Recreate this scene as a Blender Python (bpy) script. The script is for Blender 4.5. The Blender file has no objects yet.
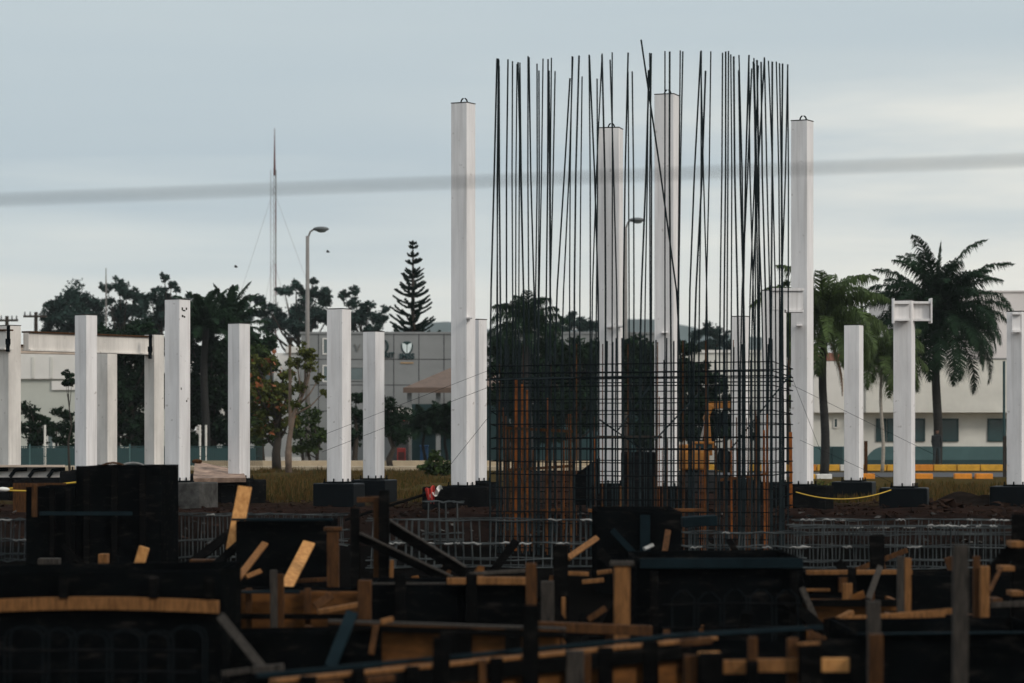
import bpy, bmesh, math, random
from mathutils import Vector, Matrix, noise
random.seed(11)
R = math.radians
sc = bpy.context.scene
col = sc.collection

# ------------------------------------------------------------------ camera
CAMZ, F, HOR = 1.6, 2844.4, 435.0
cd = bpy.data.cameras.new("Camera"); cam = bpy.data.objects.new("Camera", cd); col.objects.link(cam)
cam.location = (0, 0, CAMZ); cam.rotation_euler = (R(90), 0, 0)
cd.lens = 100; cd.sensor_width = 36; cd.shift_y = 93.5/1024
cd.clip_start = .5; cd.clip_end = 9000
cd.dof.use_dof = True; cd.dof.focus_distance = 66; cd.dof.aperture_fstop = 1.7
sc.camera = cam
# ------------------------------------------------------------------ world
SUN_EL, SUN_AZ = R(33), R(128)          # azimuth clockwise from +Y (view direction)
w = bpy.data.worlds.new("World"); sc.world = w; w.use_nodes = True
nt = w.node_tree; nt.nodes.clear()
def N(t, **k):
    n = nt.nodes.new(t)
    for a, b in k.items(): setattr(n, a, b)
    return n
L = nt.links.new
out = N('ShaderNodeOutputWorld'); bg = N('ShaderNodeBackground'); bg.inputs[1].default_value = .118
sky = N('ShaderNodeTexSky', sky_type='NISHITA', sun_disc=False, sun_elevation=SUN_EL, sun_rotation=SUN_AZ,
        air_density=1.2, dust_density=2.0)
tc = N('ShaderNodeTexCoord'); sp = N('ShaderNodeSeparateXYZ'); L(tc.outputs['Generated'], sp.inputs[0])
mr = N('ShaderNodeMapRange'); mr.inputs['From Min'].default_value = 0; mr.inputs['From Max'].default_value = .4
# soft wobble of the layer heights
mp = N('ShaderNodeMapping'); mp.inputs['Scale'].default_value = (5, 5, 55); L(tc.outputs['Generated'], mp.inputs[0])
n1 = N('ShaderNodeTexNoise'); n1.inputs['Scale'].default_value = 1.0; n1.inputs['Detail'].default_value = 4; n1.inputs['Roughness'].default_value = .5
L(mp.outputs[0], n1.inputs[0])
ad = N('ShaderNodeMath', operation='MULTIPLY_ADD'); ad.inputs[1].default_value = .075
sb = N('ShaderNodeMath', operation='SUBTRACT'); sb.inputs[1].default_value = .5; L(n1.outputs[0], sb.inputs[0])
L(sb.outputs[0], ad.inputs[0]); L(sp.outputs[2], ad.inputs[2]); L(ad.outputs[0], mr.inputs[0])
rp = N('ShaderNodeValToRGB'); L(mr.outputs[0], rp.inputs[0])
e = rp.color_ramp.elements
e[0].position = 0; e[0].color = (.72, .715, .665, 1)
e[1].position = 1; e[1].color = (.80, .86, .90, 1)
for p, c in ((.10, (.69, .70, .665, 1)), (.16, (.55, .605, .618, 1)), (.23, (.42, .495, .545, 1)), (.40, (.47, .535, .565, 1))):
    k = e.new(p); k.color = c
# bright thinner cloud bank towards the right
mp2 = N('ShaderNodeMapping'); mp2.inputs['Scale'].default_value = (4, 4, 26); mp2.inputs['Location'].default_value = (.3, 0, .9); L(tc.outputs['Generated'], mp2.inputs[0])
n2 = N('ShaderNodeTexNoise'); n2.inputs['Scale'].default_value = 1.0; n2.inputs['Detail'].default_value = 5; n2.inputs['Roughness'].default_value = .55
L(mp2.outputs[0], n2.inputs[0])
mx = N('ShaderNodeMapRange', interpolation_type='SMOOTHSTEP'); mx.inputs['From Min'].default_value = -.10; mx.inputs['From Max'].default_value = .19; L(sp.outputs[0], mx.inputs[0])
nr = N('ShaderNodeMapRange', interpolation_type='SMOOTHSTEP'); nr.inputs['From Min'].default_value = .24; nr.inputs['From Max'].default_value = .66; L(n2.outputs[0], nr.inputs[0])
zb = N('ShaderNodeMapRange', interpolation_type='SMOOTHSTEP'); zb.inputs['From Min'].default_value = .140; zb.inputs['From Max'].default_value = .108; L(sp.outputs[2], zb.inputs[0])
m1 = N('ShaderNodeMath', operation='MULTIPLY'); L(mx.outputs[0], m1.inputs[0]); L(nr.outputs[0], m1.inputs[1])
m2 = N('ShaderNodeMath', operation='MULTIPLY'); L(m1.outputs[0], m2.inputs[0]); L(zb.outputs[0], m2.inputs[1])
c1 = N('ShaderNodeMix', data_type='RGBA'); L(m2.outputs[0], c1.inputs[0]); L(rp.outputs[0], c1.inputs[6]); c1.inputs[7].default_value = (.78, .765, .70, 1)
# overcast dome is brighter overhead and round the veiled sun
sc10 = N('ShaderNodeMix', data_type='RGBA', blend_type='MULTIPLY'); sc10.inputs[0].default_value = 1; L(c1.outputs[2], sc10.inputs[6]); sc10.inputs[7].default_value = (10, 10, 10, 1)
mixs = N('ShaderNodeMix', data_type='RGBA'); mixs.inputs[0].default_value = .93
L(sky.outputs[0], mixs.inputs[6]); L(sc10.outputs[2], mixs.inputs[7])
L(mixs.outputs[2], bg.inputs[0]); L(bg.outputs[0], out.inputs[0])
# ------------------------------------------------------------------ sun
sd = bpy.data.lights.new("Sun", 'SUN'); sd.energy = 1.5; sd.angle = R(14); sd.color = (1, .93, .84)
so = bpy.data.objects.new("Sun", sd); col.objects.link(so)
sv = Vector((math.sin(SUN_AZ)*math.cos(SUN_EL), math.cos(SUN_AZ)*math.cos(SUN_EL), math.sin(SUN_EL)))
so.rotation_euler = (-sv).to_track_quat('-Z', 'Y').to_euler(); so.location = (60, -60, 80)
vs = sc.view_settings; vs.view_transform = 'Standard'; vs.look = 'None'; vs.exposure = 0; vs.gamma = 1; vs.use_curve_mapping = False
sc.render.engine = 'CYCLES'; sc.cycles.use_denoising = True
sc.cycles.max_bounces = 6; sc.cycles.diffuse_bounces = 3; sc.cycles.volume_bounces = 0; sc.cycles.transparent_max_bounces = 6

# ------------------------------------------------------------------ helpers
def P(px, py, D): return Vector(((px-512)/F*D, D, CAMZ+(HOR-py)/F*D))
def Z(py, D): return CAMZ+(HOR-py)/F*D
def X(px, D): return (px-512)/F*D

class MB:
    def __init__(s): s.v = []; s.f = []; s.m = []
    def add(s, vs, fs, mi=0):
        b = len(s.v); s.v += [tuple(v) for v in vs]; s.f += [tuple(b+i for i in f) for f in fs]; s.m += [mi]*len(fs)
        return s
    def box(s, x0, x1, y0, y1, z0, z1, mi=0):
        return s.add([(x0,y0,z0),(x1,y0,z0),(x1,y1,z0),(x0,y1,z0),(x0,y0,z1),(x1,y0,z1),(x1,y1,z1),(x0,y1,z1)],
              [(0,3,2,1),(4,5,6,7),(0,1,5,4),(1,2,6,5),(2,3,7,6),(3,0,4,7)], mi)
    def obox(s, c, sx, sy, sz, rz=0, mi=0):     # centre bottom c, rotated about z
        ca, sa = math.cos(rz), math.sin(rz); vs = []
        for z in (0, sz):
            for x, y in ((-sx/2,-sy/2),(sx/2,-sy/2),(sx/2,sy/2),(-sx/2,sy/2)):
                vs.append((c[0]+x*ca-y*sa, c[1]+x*sa+y*ca, c[2]+z))
        return s.add(vs, [(0,3,2,1),(4,5,6,7),(0,1,5,4),(1,2,6,5),(2,3,7,6),(3,0,4,7)], mi)
    def beam(s, p0, p1, wd, th, up=(0,0,1), mi=0, bow=0, seg=1):   # wd across, th along 'up'-ish
        p0, p1 = Vector(p0), Vector(p1); d = (p1-p0).normalized(); up = Vector(up)
        side = d.cross(up)
        if side.length < 1e-3: side = d.cross(Vector((0,1,0)))
        side.normalize(); u = side.cross(d).normalized(); vs = []; fs = []
        for i in range(seg+1):
            t = i/seg; c = p0.lerp(p1, t) + u*bow*math.sin(t*math.pi)
            for a, b in ((-1,-1),(1,-1),(1,1),(-1,1)): vs.append(c+side*(a*wd/2)+u*(b*th/2))
        for i in range(seg):
            k = i*4
            for j in range(4): fs.append((k+j, k+(j+1)%4, k+4+(j+1)%4, k+4+j))
        fs += [(3,2,1,0), tuple(seg*4+j for j in range(4))]
        return s.add(vs, fs, mi)
    def tube(s, pts, r, n=6, mi=0):
        pts = [Vector(p) for p in pts]; k = len(pts); rs = r if isinstance(r, (list, tuple)) else [r]*k
        vs = []; fs = []; ref = None
        for i, p in enumerate(pts):
            d = (pts[min(i+1,k-1)]-pts[max(i-1,0)]).normalized()
            if ref is None: ref = Vector((1,0,0)) if abs(d.x) < .8 else Vector((0,0,1))
            a = d.cross(ref).normalized(); b = d.cross(a).normalized(); ref = -b.cross(d) if False else ref
            for j in range(n):
                t = 2*math.pi*j/n; vs.append(p+a*(math.cos(t)*rs[i])+b*(math.sin(t)*rs[i]))
        for i in range(k-1):
            for j in range(n): fs.append((i*n+j, i*n+(j+1)%n, (i+1)*n+(j+1)%n, (i+1)*n+j))
        fs += [tuple(range(n-1,-1,-1)), tuple((k-1)*n+j for j in range(n))]
        return s.add(vs, fs, mi)
    def ball(s, c, r, sz=1, n=8, m=6, mi=0):
        vs = []; fs = []
        for i in range(m+1):
            t = math.pi*i/m
            for j in range(n):
                a = 2*math.pi*j/n; vs.append((c[0]+r*math.sin(t)*math.cos(a), c[1]+r*math.sin(t)*math.sin(a), c[2]+r*sz*math.cos(t)))
        for i in range(m):
            for j in range(n): fs.append((i*n+j, (i+1)*n+j, (i+1)*n+(j+1)%n, i*n+(j+1)%n))
        return s.add(vs, fs, mi)
    def build(s, name, mat, parent=None, bevel=0, smooth=False):
        org = ORG.get(parent.name, Vector()) if parent else Vector()
        me = bpy.data.meshes.new(name); me.from_pydata([(v[0]-org.x, v[1]-org.y, v[2]-org.z) for v in s.v], [], s.f)
        mats = mat if isinstance(mat, (list, tuple)) else [mat]
        for m in mats: me.materials.append(m)
        if len(mats) > 1: me.polygons.foreach_set('material_index', s.m)
        if smooth: me.polygons.foreach_set('use_smooth', [True]*len(s.f))
        me.update(); o = bpy.data.objects.new(name, me); col.objects.link(o)
        if parent: o.parent = parent; ORG[o.name] = org
        if bevel:
            b = o.modifiers.new('bevel', 'BEVEL'); b.width = bevel; b.segments = 2; b.limit_method = 'ANGLE'
        return o
ORG = {}
def thing(name, label, cat, loc, group=None):
    o = bpy.data.objects.new(name, None); col.objects.link(o); o.location = loc; o.empty_display_size = .2
    ORG[o.name] = Vector(loc); return tag(o, label, cat, group)
def tag(o, label=None, cat=None, group=None, kind=None):
    if label: o['label'] = label
    if cat: o['category'] = cat
    if group: o['group'] = group
    if kind: o['kind'] = kind
    elif cat: o['kind'] = 'thing'
    return o

def mat(name, c, rough=.7, var=.25, scale=3, spec=.3, c2=None, metal=0, streak=(1,1,1), bump=0, trans=0, island=0):
    m = bpy.data.materials.new(name); m.use_nodes = True; t = m.node_tree; b = t.nodes['Principled BSDF']; l = t.links.new
    b.inputs['Roughness'].default_value = rough; b.inputs['Specular IOR Level'].default_value = spec; b.inputs['Metallic'].default_value = metal
    tcn = t.nodes.new('ShaderNodeTexCoord'); mpn = t.nodes.new('ShaderNodeMapping'); mpn.inputs['Scale'].default_value = streak
    nz = t.nodes.new('ShaderNodeTexNoise'); nz.inputs['Scale'].default_value = scale; nz.inputs['Detail'].default_value = 6; nz.inputs['Roughness'].default_value = .65
    l(tcn.outputs['Object'], mpn.inputs[0]); l(mpn.outputs[0], nz.inputs[0])
    r = t.nodes.new('ShaderNodeValToRGB'); l(nz.outputs[0], r.inputs[0]); el = r.color_ramp.elements
    el[0].position = .32; el[1].position = .68
    d = c2 or tuple(x*(1-var) for x in c)
    el[0].color = (*d, 1); el[1].color = (*(tuple(min(1,x*(1+var*.5)) for x in c) if not c2 else c), 1)
    src = r.outputs[0]
    if island:
        g = t.nodes.new('ShaderNodeNewGeometry'); hs = t.nodes.new('ShaderNodeMapRange'); l(g.outputs['Random Per Island'], hs.inputs[0])
        hs.inputs['To Min'].default_value = 1-island; hs.inputs['To Max'].default_value = 1+island
        vm = t.nodes.new('ShaderNodeVectorMath'); vm.operation = 'SCALE'; l(src, vm.inputs[0]); l(hs.outputs[0], vm.inputs['Scale']); src = vm.outputs[0]
    l(src, b.inputs['Base Color'])
    if bump:
        bn = t.nodes.new('ShaderNodeBump'); bn.inputs['Strength'].default_value = bump; bn.inputs['Distance'].default_value = .02
        l(nz.outputs[0], bn.inputs['Height']); l(bn.outputs[0], b.inputs['Normal'])
    if trans:
        tr = t.nodes.new('ShaderNodeBsdfTranslucent'); l(src, tr.inputs[0]); ms = t.nodes.new('ShaderNodeMixShader'); ms.inputs[0].default_value = trans
        l(b.outputs[0], ms.inputs[1]); l(tr.outputs[0], ms.inputs[2]); l(ms.outputs[0], t.nodes['Material Output'].inputs[0])
    return m
M = {
 'white': mat('white_paint', (.76,.725,.705), .7, .17, 1.6, spec=.1, streak=(1.6,1.6,.3)),
 'cream': mat('weathered_white_paint', (.68,.63,.575), .7, .22, 1.5, streak=(1,1,.4)),
 'tan_paint': mat('stained_primer', (.50,.40,.32), .75, .25, 2, streak=(1,1,.4)),
 'steel_dark': mat('dark_steel', (.006,.008,.009), .8, .3, 4, spec=0),
 'rebar': mat('dark_rebar', (.016,.022,.024), .85, .4, 6, spec=0),
 'rust': mat('rusty_steel', (.30,.090,.016), .85, .5, 5, c2=(.06,.022,.009), spec=.1),
 'rust_dim': mat('brown_rusty_steel', (.14,.056,.018), .9, .5, 5, c2=(.022,.012,.008), spec=.08),
 'galv': mat('grey_bar', (.085,.092,.092), .9, .5, 1.6, c2=(.005,.008,.009), spec=0),
 'mortar': mat('mortar_crust', (.36,.35,.33), 1, .3, 6, c2=(.10,.10,.095), spec=0),
 'form': mat('black_form_plywood', (.0022,.0028,.0031), .9, .5, 2, spec=0),  # near-black base colour stands in for crushed shadow on the forms
 'form_edge': mat('slate_sheen_plywood', (.006,.012,.015), .8, .4, 3, spec=.02),  # bluish colour paints sky sheen on top edges; also used for slate boards
 'ply': mat('orange_plywood', (.15,.060,.015), .8, .5, 2.5, c2=(.03,.012,.004), spec=.1, streak=(1,1,3)),
 'wood': mat('pine_lumber', (.22,.10,.035), .8, .4, 5, c2=(.075,.033,.011), spec=.1, streak=(6,6,1), bump=.2),
 'wood_hi': mat('fresh_pine_lumber', (.50,.25,.085), .8, .3, 5, c2=(.27,.115,.035), spec=.15, streak=(4,4,1.5), bump=.2),
 'wood_br': mat('brown_lumber', (.085,.037,.013), .85, .5, 5, c2=(.022,.010,.005), spec=.08, streak=(6,6,1), bump=.2),
 'wood_gr': mat('grey_weathered_lumber', (.055,.046,.038), .9, .45, 6, c2=(.012,.011,.010), spec=.08, streak=(8,8,1), bump=.2),
 'wood_bk': mat('blackened_lumber', (.0035,.0036,.0036), .9, .5, 6, spec=0, streak=(8,8,1)),
 'conc': mat('concrete', (.10,.095,.088), 1, .4, 3, spec=0, c2=(.025,.024,.022), bump=.3),
 'conc_dk': mat('dark_concrete', (.0065,.007,.0075), 1, .6, 2.5, bump=.3, spec=0),  # near-black concrete with patchy tone
 'tarp': mat('black_plastic_sheet', (.0025,.0042,.0055), .5, .3, 3, spec=.06),
 'gpanel': mat('grey_cladding', (.225,.228,.222), .8, .12, .8),
 'joint': mat('dark_joint', (.05,.05,.05), .8),
 'glass': mat('dark_teal_glass', (.018,.05,.052), .15, .3, .5, spec=.5),
 'glass_lt': mat('pale_grey_glass', (.12,.15,.15), .2, .3, .5, spec=.5),
 'beige': mat('beige_render', (.64,.615,.555), .85, .14, .6),
 'white_w': mat('white_render', (.70,.665,.615), .85, .08, .6),
 'pinkw': mat('pinkish_render', (.60,.55,.525), .85, .07, .5),
 'greenish': mat('pale_green_render', (.50,.50,.44), .85, .1, .5),
 'teal': mat('teal_paint', (.065,.125,.125), .7, .15, 1),
 'teal_dk': mat('dark_teal_paint', (.018,.048,.05), .7, .2, 1),
 'roof_br': mat('brown_roof', (.13,.088,.066), .9, .2, 2),
 'yellow': mat('yellow_kerb_paint', (.62,.32,.03), .7, .25, 4),
 'orange': mat('orange_kerb_paint', (.66,.23,.02), .7, .25, 4),
 'kwhite': mat('white_kerb_paint', (.66,.63,.58), .75, .2, 4),
 'asph': mat('asphalt', (.055,.055,.058), .9, .3, 6),
 'pave': mat('pale_paving', (.40,.32,.22), .9, .2, 2),
 'exc': mat('orange_machine_paint', (.27,.105,.012), .55, .3, 3),
 'rubber': mat('black_rubber', (.008,.008,.008), .8),
 'lamp': mat('lamp_grey', (.20,.185,.17), .6, .2, 2),
 'lamp_dk': mat('lamp_housing', (.10,.11,.11), .5),
 'bark': mat('dark_bark', (.035,.027,.02), .9, .4, 4, bump=.4),
 'bark_lt': mat('pale_bark', (.16,.115,.085), .9, .4, 4, bump=.4),
 'palm_tr': mat('palm_trunk', (.020,.019,.017), .9, .4, 3, streak=(1,1,6), bump=.4),
 'palm_pale': mat('pale_palm_trunk', (.33,.29,.24), .9, .3, 3, streak=(1,1,6), bump=.3),
 'leaf_euc': mat('eucalyptus_leaf', (.030,.052,.044), .8, .3, .4, island=.5, trans=.1, spec=0),
 'leaf_dk': mat('dark_leaf', (.016,.031,.017), .95, .4, .5, island=.5, trans=.12, spec=0),
 'leaf_md': mat('green_leaf', (.036,.056,.017), .9, .35, .6, island=.5, trans=.2, spec=.05),
 'leaf_ol': mat('olive_leaf', (.10,.105,.026), .8, .4, .5, c2=(.045,.055,.014), spec=.05, island=.5, trans=.2),
 'leaf_or': mat('rust_leaf', (.26,.085,.03), .65, .3, .6, island=.4, trans=.2),
 'frond_dk': mat('royal_palm_leaf', (.014,.030,.015), .8, .3, .6, island=.4, trans=.14, spec=.04),
 'frond_lt': mat('light_palm_leaf', (.062,.092,.028), .65, .3, .6, island=.45, trans=.25, spec=.15),
 'frond_dead': mat('dead_palm_leaf', (.16,.085,.04), .8, .3, .6, island=.3),
 'needle': mat('pine_needle', (.012,.026,.018), .9, .3, .6, spec=0, island=.4),
 'red': mat('red_paint', (.42,.045,.035), .6, .2),
 'redband': mat('red_mast_paint', (.13,.04,.035), .8),
 'blue': mat('blue_paint', (.03,.10,.22), .6),
 'yrope': mat('yellow_tape', (.50,.31,.03), .6, .15),
 'tile': mat('red_brown_roof_tile', (.16,.055,.03), .85, .25, 4),
 'logo_green': mat('dark_green_lettering', (.012,.035,.033), .5),
 'logo_teal': mat('grey_green_lettering', (.025,.05,.05), .6),
 'logo_white': mat('white_emblem', (.68,.74,.72), .6, .12, 6),
 'tan_line': mat('tan_lettering', (.36,.24,.13), .6),
 'grey_letter': mat('grey_relief_lettering', (.17,.165,.15), .6),
 'cloth': mat('dark_clothes', (.014,.019,.022), .9), 'jeans': mat('dark_jeans', (.025,.042,.05), .9), 'skin': mat('skin', (.16,.08,.05), .6), 'hat': mat('black_cap', (.01,.01,.01), .9),
 'cable': mat('black_cable', (.02,.02,.02), .6),
 'bird': mat('bird_feather', (.03,.03,.03), .8),
}
for key in ('form', 'wood_bk', 'conc_dk'):
    t = M[key].node_tree; b = t.nodes['Principled BSDF']; l = t.links.new; src = b.inputs['Base Color'].links[0].from_socket
    tc2 = t.nodes.new('ShaderNodeTexCoord'); m2_ = t.nodes.new('ShaderNodeMapping'); m2_.inputs['Scale'].default_value = (1.5, 1.5, 6); l(tc2.outputs['Object'], m2_.inputs[0])
    nz2 = t.nodes.new('ShaderNodeTexNoise'); nz2.inputs['Scale'].default_value = 2.2; nz2.inputs['Detail'].default_value = 9; nz2.inputs['Roughness'].default_value = .75; l(m2_.outputs[0], nz2.inputs[0])
    mr2 = t.nodes.new('ShaderNodeMapRange'); mr2.inputs['From Min'].default_value = .54; mr2.inputs['From Max'].default_value = .78; l(nz2.outputs[0], mr2.inputs[0])
    mk = t.nodes.new('ShaderNodeMix'); mk.data_type = 'RGBA'; l(mr2.outputs[0], mk.inputs[0]); l(src, mk.inputs[6]); mk.inputs[7].default_value = (.034,.029,.025,1); l(mk.outputs[2], b.inputs['Base Color'])
# rain streaks and air holes on the white columns
for key, amt in (('white', .28), ('cream', .28)):
    t = M[key].node_tree; b = t.nodes['Principled BSDF']; l = t.links.new; src = b.inputs['Base Color'].links[0].from_socket
    tc2 = t.nodes.new('ShaderNodeTexCoord'); m2_ = t.nodes.new('ShaderNodeMapping'); m2_.inputs['Scale'].default_value = (14, 14, .5); l(tc2.outputs['Object'], m2_.inputs[0])
    nz2 = t.nodes.new('ShaderNodeTexNoise'); nz2.inputs['Scale'].default_value = 1; nz2.inputs['Detail'].default_value = 5; l(m2_.outputs[0], nz2.inputs[0])
    mr2 = t.nodes.new('ShaderNodeMapRange'); mr2.inputs['From Min'].default_value = .5; mr2.inputs['From Max'].default_value = .75; mr2.inputs['To Max'].default_value = amt; l(nz2.outputs[0], mr2.inputs[0])
    vo = t.nodes.new('ShaderNodeTexNoise'); vo.inputs['Scale'].default_value = 7; vo.inputs['Detail'].default_value = 2; l(tc2.outputs['Object'], vo.inputs[0])
    mr3 = t.nodes.new('ShaderNodeMapRange'); mr3.inputs['From Min'].default_value = .69; mr3.inputs['From Max'].default_value = .76; mr3.inputs['To Max'].default_value = .5; l(vo.outputs[0], mr3.inputs[0])
    mxx = t.nodes.new('ShaderNodeMath'); mxx.operation = 'MAXIMUM'; l(mr2.outputs[0], mxx.inputs[0]); l(mr3.outputs[0], mxx.inputs[1])
    mk = t.nodes.new('ShaderNodeMix'); mk.data_type = 'RGBA'; l(mxx.outputs[0], mk.inputs[0]); l(src, mk.inputs[6]); mk.inputs[7].default_value = (.30,.255,.22,1); l(mk.outputs[2], b.inputs['Base Color'])
# ------------------------------------------------------------------ ground
def gz(x, y):
    def ss(a, b, t): t = max(0, min(1, (t-a)/(b-a))); return t*t*(3-2*t)
    pit = -.5*(1-ss(54.5, 57.5, y+.5*noise.noise(Vector((x*.5, 3, 0)))))
    deep = -.65*(1-ss(33, 40, y))
    rim = 3*ss(14, 4, y)*.0
    bump = .10*noise.noise(Vector((x*.6, y*.6, 0)))+.05*noise.noise(Vector((x*1.9, y*1.9, 5)))
    fade = 1-ss(75, 100, y)
    return pit+deep+bump*fade*(.8 if y > 54 else .5)
mb = MB()
xs = [-4000,-1200,-400,-120,-60,-40,-30]+[-22+i*.5 for i in range(89)]+[30,40,60,120,400,1200,4000]
ys = [-300,-60,-20,0,8,14,18]+[20+i*1.0 for i in range(32)]+[52+i*.35 for i in range(90)]+[84+i*2 for i in range(12)]+[110,120,130,150,180,240,400,900,2000,4500]
for y in ys:
    for x in xs: mb.v.append((x, y, gz(x, y)))
nx = len(xs)
for j in range(len(ys)-1):
    for i in range(nx-1): mb.f.append((j*nx+i, j*nx+i+1, (j+1)*nx+i+1, (j+1)*nx+i)); mb.m.append(0)
gm = bpy.data.materials.new('soil_and_grass'); gm.use_nodes = True; t = gm.node_tree; b = t.nodes['Principled BSDF']; l = t.links.new
b.inputs['Roughness'].default_value = 1; b.inputs['Specular IOR Level'].default_value = 0
tcn = t.nodes.new('ShaderNodeTexCoord'); spn = t.nodes.new('ShaderNodeSeparateXYZ'); l(tcn.outputs['Object'], spn.inputs[0])
na = t.nodes.new('ShaderNodeTexNoise'); na.inputs['Scale'].default_value = 1.2; na.inputs['Detail'].default_value = 8; na.inputs['Roughness'].default_value = .7; l(tcn.outputs['Object'], na.inputs[0])
nb = t.nodes.new('ShaderNodeTexNoise'); nb.inputs['Scale'].default_value = .25; nb.inputs['Detail'].default_value = 4; l(tcn.outputs['Object'], nb.inputs[0])
r1 = t.nodes.new('ShaderNodeValToRGB'); l(na.outputs[0], r1.inputs[0]); r1.color_ramp.elements[0].position = .35; r1.color_ramp.elements[1].position = .7
r1.color_ramp.elements[0].color = (.006,.0042,.0036,1); r1.color_ramp.elements[1].color = (.030,.017,.013,1)
r2 = t.nodes.new('ShaderNodeValToRGB'); l(na.outputs[0], r2.inputs[0]); r2.color_ramp.elements[0].position = .35; r2.color_ramp.elements[1].position = .68
r2.color_ramp.elements[0].color = (.030,.029,.010,1); r2.color_ramp.elements[1].color = (.072,.043,.017,1)
mrg = t.nodes.new('ShaderNodeMapRange'); mrg.interpolation_type = 'SMOOTHSTEP'; mrg.inputs['From Min'].default_value = 62; mrg.inputs['From Max'].default_value = 74
mad = t.nodes.new('ShaderNodeMath'); mad.operation = 'MULTIPLY_ADD'; mad.inputs[1].default_value = 16; l(nb.outputs[0], mad.inputs[0])
mns = t.nodes.new('ShaderNodeMath'); mns.operation = 'SUBTRACT'; mns.inputs[1].default_value = 8; l(spn.outputs[1], mns.inputs[0]); l(mns.outputs[0], mad.inputs[2]); l(mad.outputs[0], mrg.inputs[0])
xm1 = t.nodes.new('ShaderNodeMapRange'); xm1.interpolation_type = 'SMOOTHSTEP'; xm1.inputs['From Min'].default_value = 1.2; xm1.inputs['From Max'].default_value = -1.5; l(spn.outputs[0], xm1.inputs[0])
xm2 = t.nodes.new('ShaderNodeMapRange'); xm2.interpolation_type = 'SMOOTHSTEP'; xm2.inputs['From Min'].default_value = 6.5; xm2.inputs['From Max'].default_value = 8.5; l(spn.outputs[0], xm2.inputs[0])
xmm = t.nodes.new('ShaderNodeMath'); xmm.operation = 'MAXIMUM'; l(xm1.outputs[0], xmm.inputs[0]); l(xm2.outputs[0], xmm.inputs[1])
gml = t.nodes.new('ShaderNodeMath'); gml.operation = 'MULTIPLY'; l(mrg.outputs[0], gml.inputs[0]); l(xmm.outputs[0], gml.inputs[1])
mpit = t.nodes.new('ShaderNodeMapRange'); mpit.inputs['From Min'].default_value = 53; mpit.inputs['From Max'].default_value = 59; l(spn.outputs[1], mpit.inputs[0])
pm = t.nodes.new('ShaderNodeMix'); pm.data_type = 'RGBA'; pm.inputs[6].default_value = (.0028,.0026,.0024,1); l(r1.outputs[0], pm.inputs[7]); l(mpit.outputs[0], pm.inputs[0])  # soil painted near black across the pit to stand for crushed shadow
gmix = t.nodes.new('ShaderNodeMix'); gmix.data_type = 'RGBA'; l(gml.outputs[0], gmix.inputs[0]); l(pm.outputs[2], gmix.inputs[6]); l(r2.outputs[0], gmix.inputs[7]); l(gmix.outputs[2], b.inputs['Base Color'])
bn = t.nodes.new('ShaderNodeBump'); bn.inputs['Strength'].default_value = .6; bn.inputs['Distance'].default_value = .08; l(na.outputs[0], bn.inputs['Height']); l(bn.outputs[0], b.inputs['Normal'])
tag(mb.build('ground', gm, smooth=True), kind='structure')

# far hills
mb = MB(); n = 60
for i in range(n+1):
    px = 250+i*(620/n); D = 1900
    h = 338-16*math.exp(-((px-445)/60)**2)-19*math.exp(-((px-640)/70)**2)+3*noise.noise(Vector((px*.03, 0, 0)))
    e_ = min(1, i/8, (n-i)/8)
    mb.v += [(X(px,D-250), D-250, -2), (X(px,D), D, Z(h,D)*e_), (X(px,D+300), D+300, -2)]
for i in range(n):
    k = i*3; mb.f += [(k,k+3,k+4,k+1),(k+1,k+4,k+5,k+2)]; mb.m += [0,0]
tag(mb.build('hills', mat('forested_hill', (.045,.065,.06), .9, .3, .01), smooth=True), kind='structure')

# road, pavement and kerbs on the right, paved strip on the left
tag(MB().box(X(700,108), 90, 108, 121, -.02, .012).build('road', M['asph']), kind='structure')
tag(MB().box(-80, 90, 128.2, 136, -.02, .17).build('pavement', M['pave']), kind='structure')
def kerb(y, h, x0, x1, seg, seq):
    mb = MB(); x = x0; i = 0
    while x < x1:
        mb.box(x, min(x+seg-.04, x1), y, y+.35, -.05, h, seq[i % len(seq)]); x += seg; i += 1
    return tag(mb.build('kerb', [M['yellow'], M['kwhite'], M['orange'], M['pave']], bevel=.02), kind='structure')
kerb(127.8, .27, X(700,128), X(1060,128), 1.05, [0,0,0,0,2,0,1,0,0,2,0,0])
for k_px in (792, 858, 916, 955, 976):
    o_ = kerb(104.0, .19, X(k_px,104), X(k_px+17,104), .78, [2,2]) if k_px != 792 else kerb(104.0, .17, X(792,104), X(832,104), .9, [0,1])
kerb(131.0, .42, X(200,131), X(640,131), 6, [3])

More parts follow.
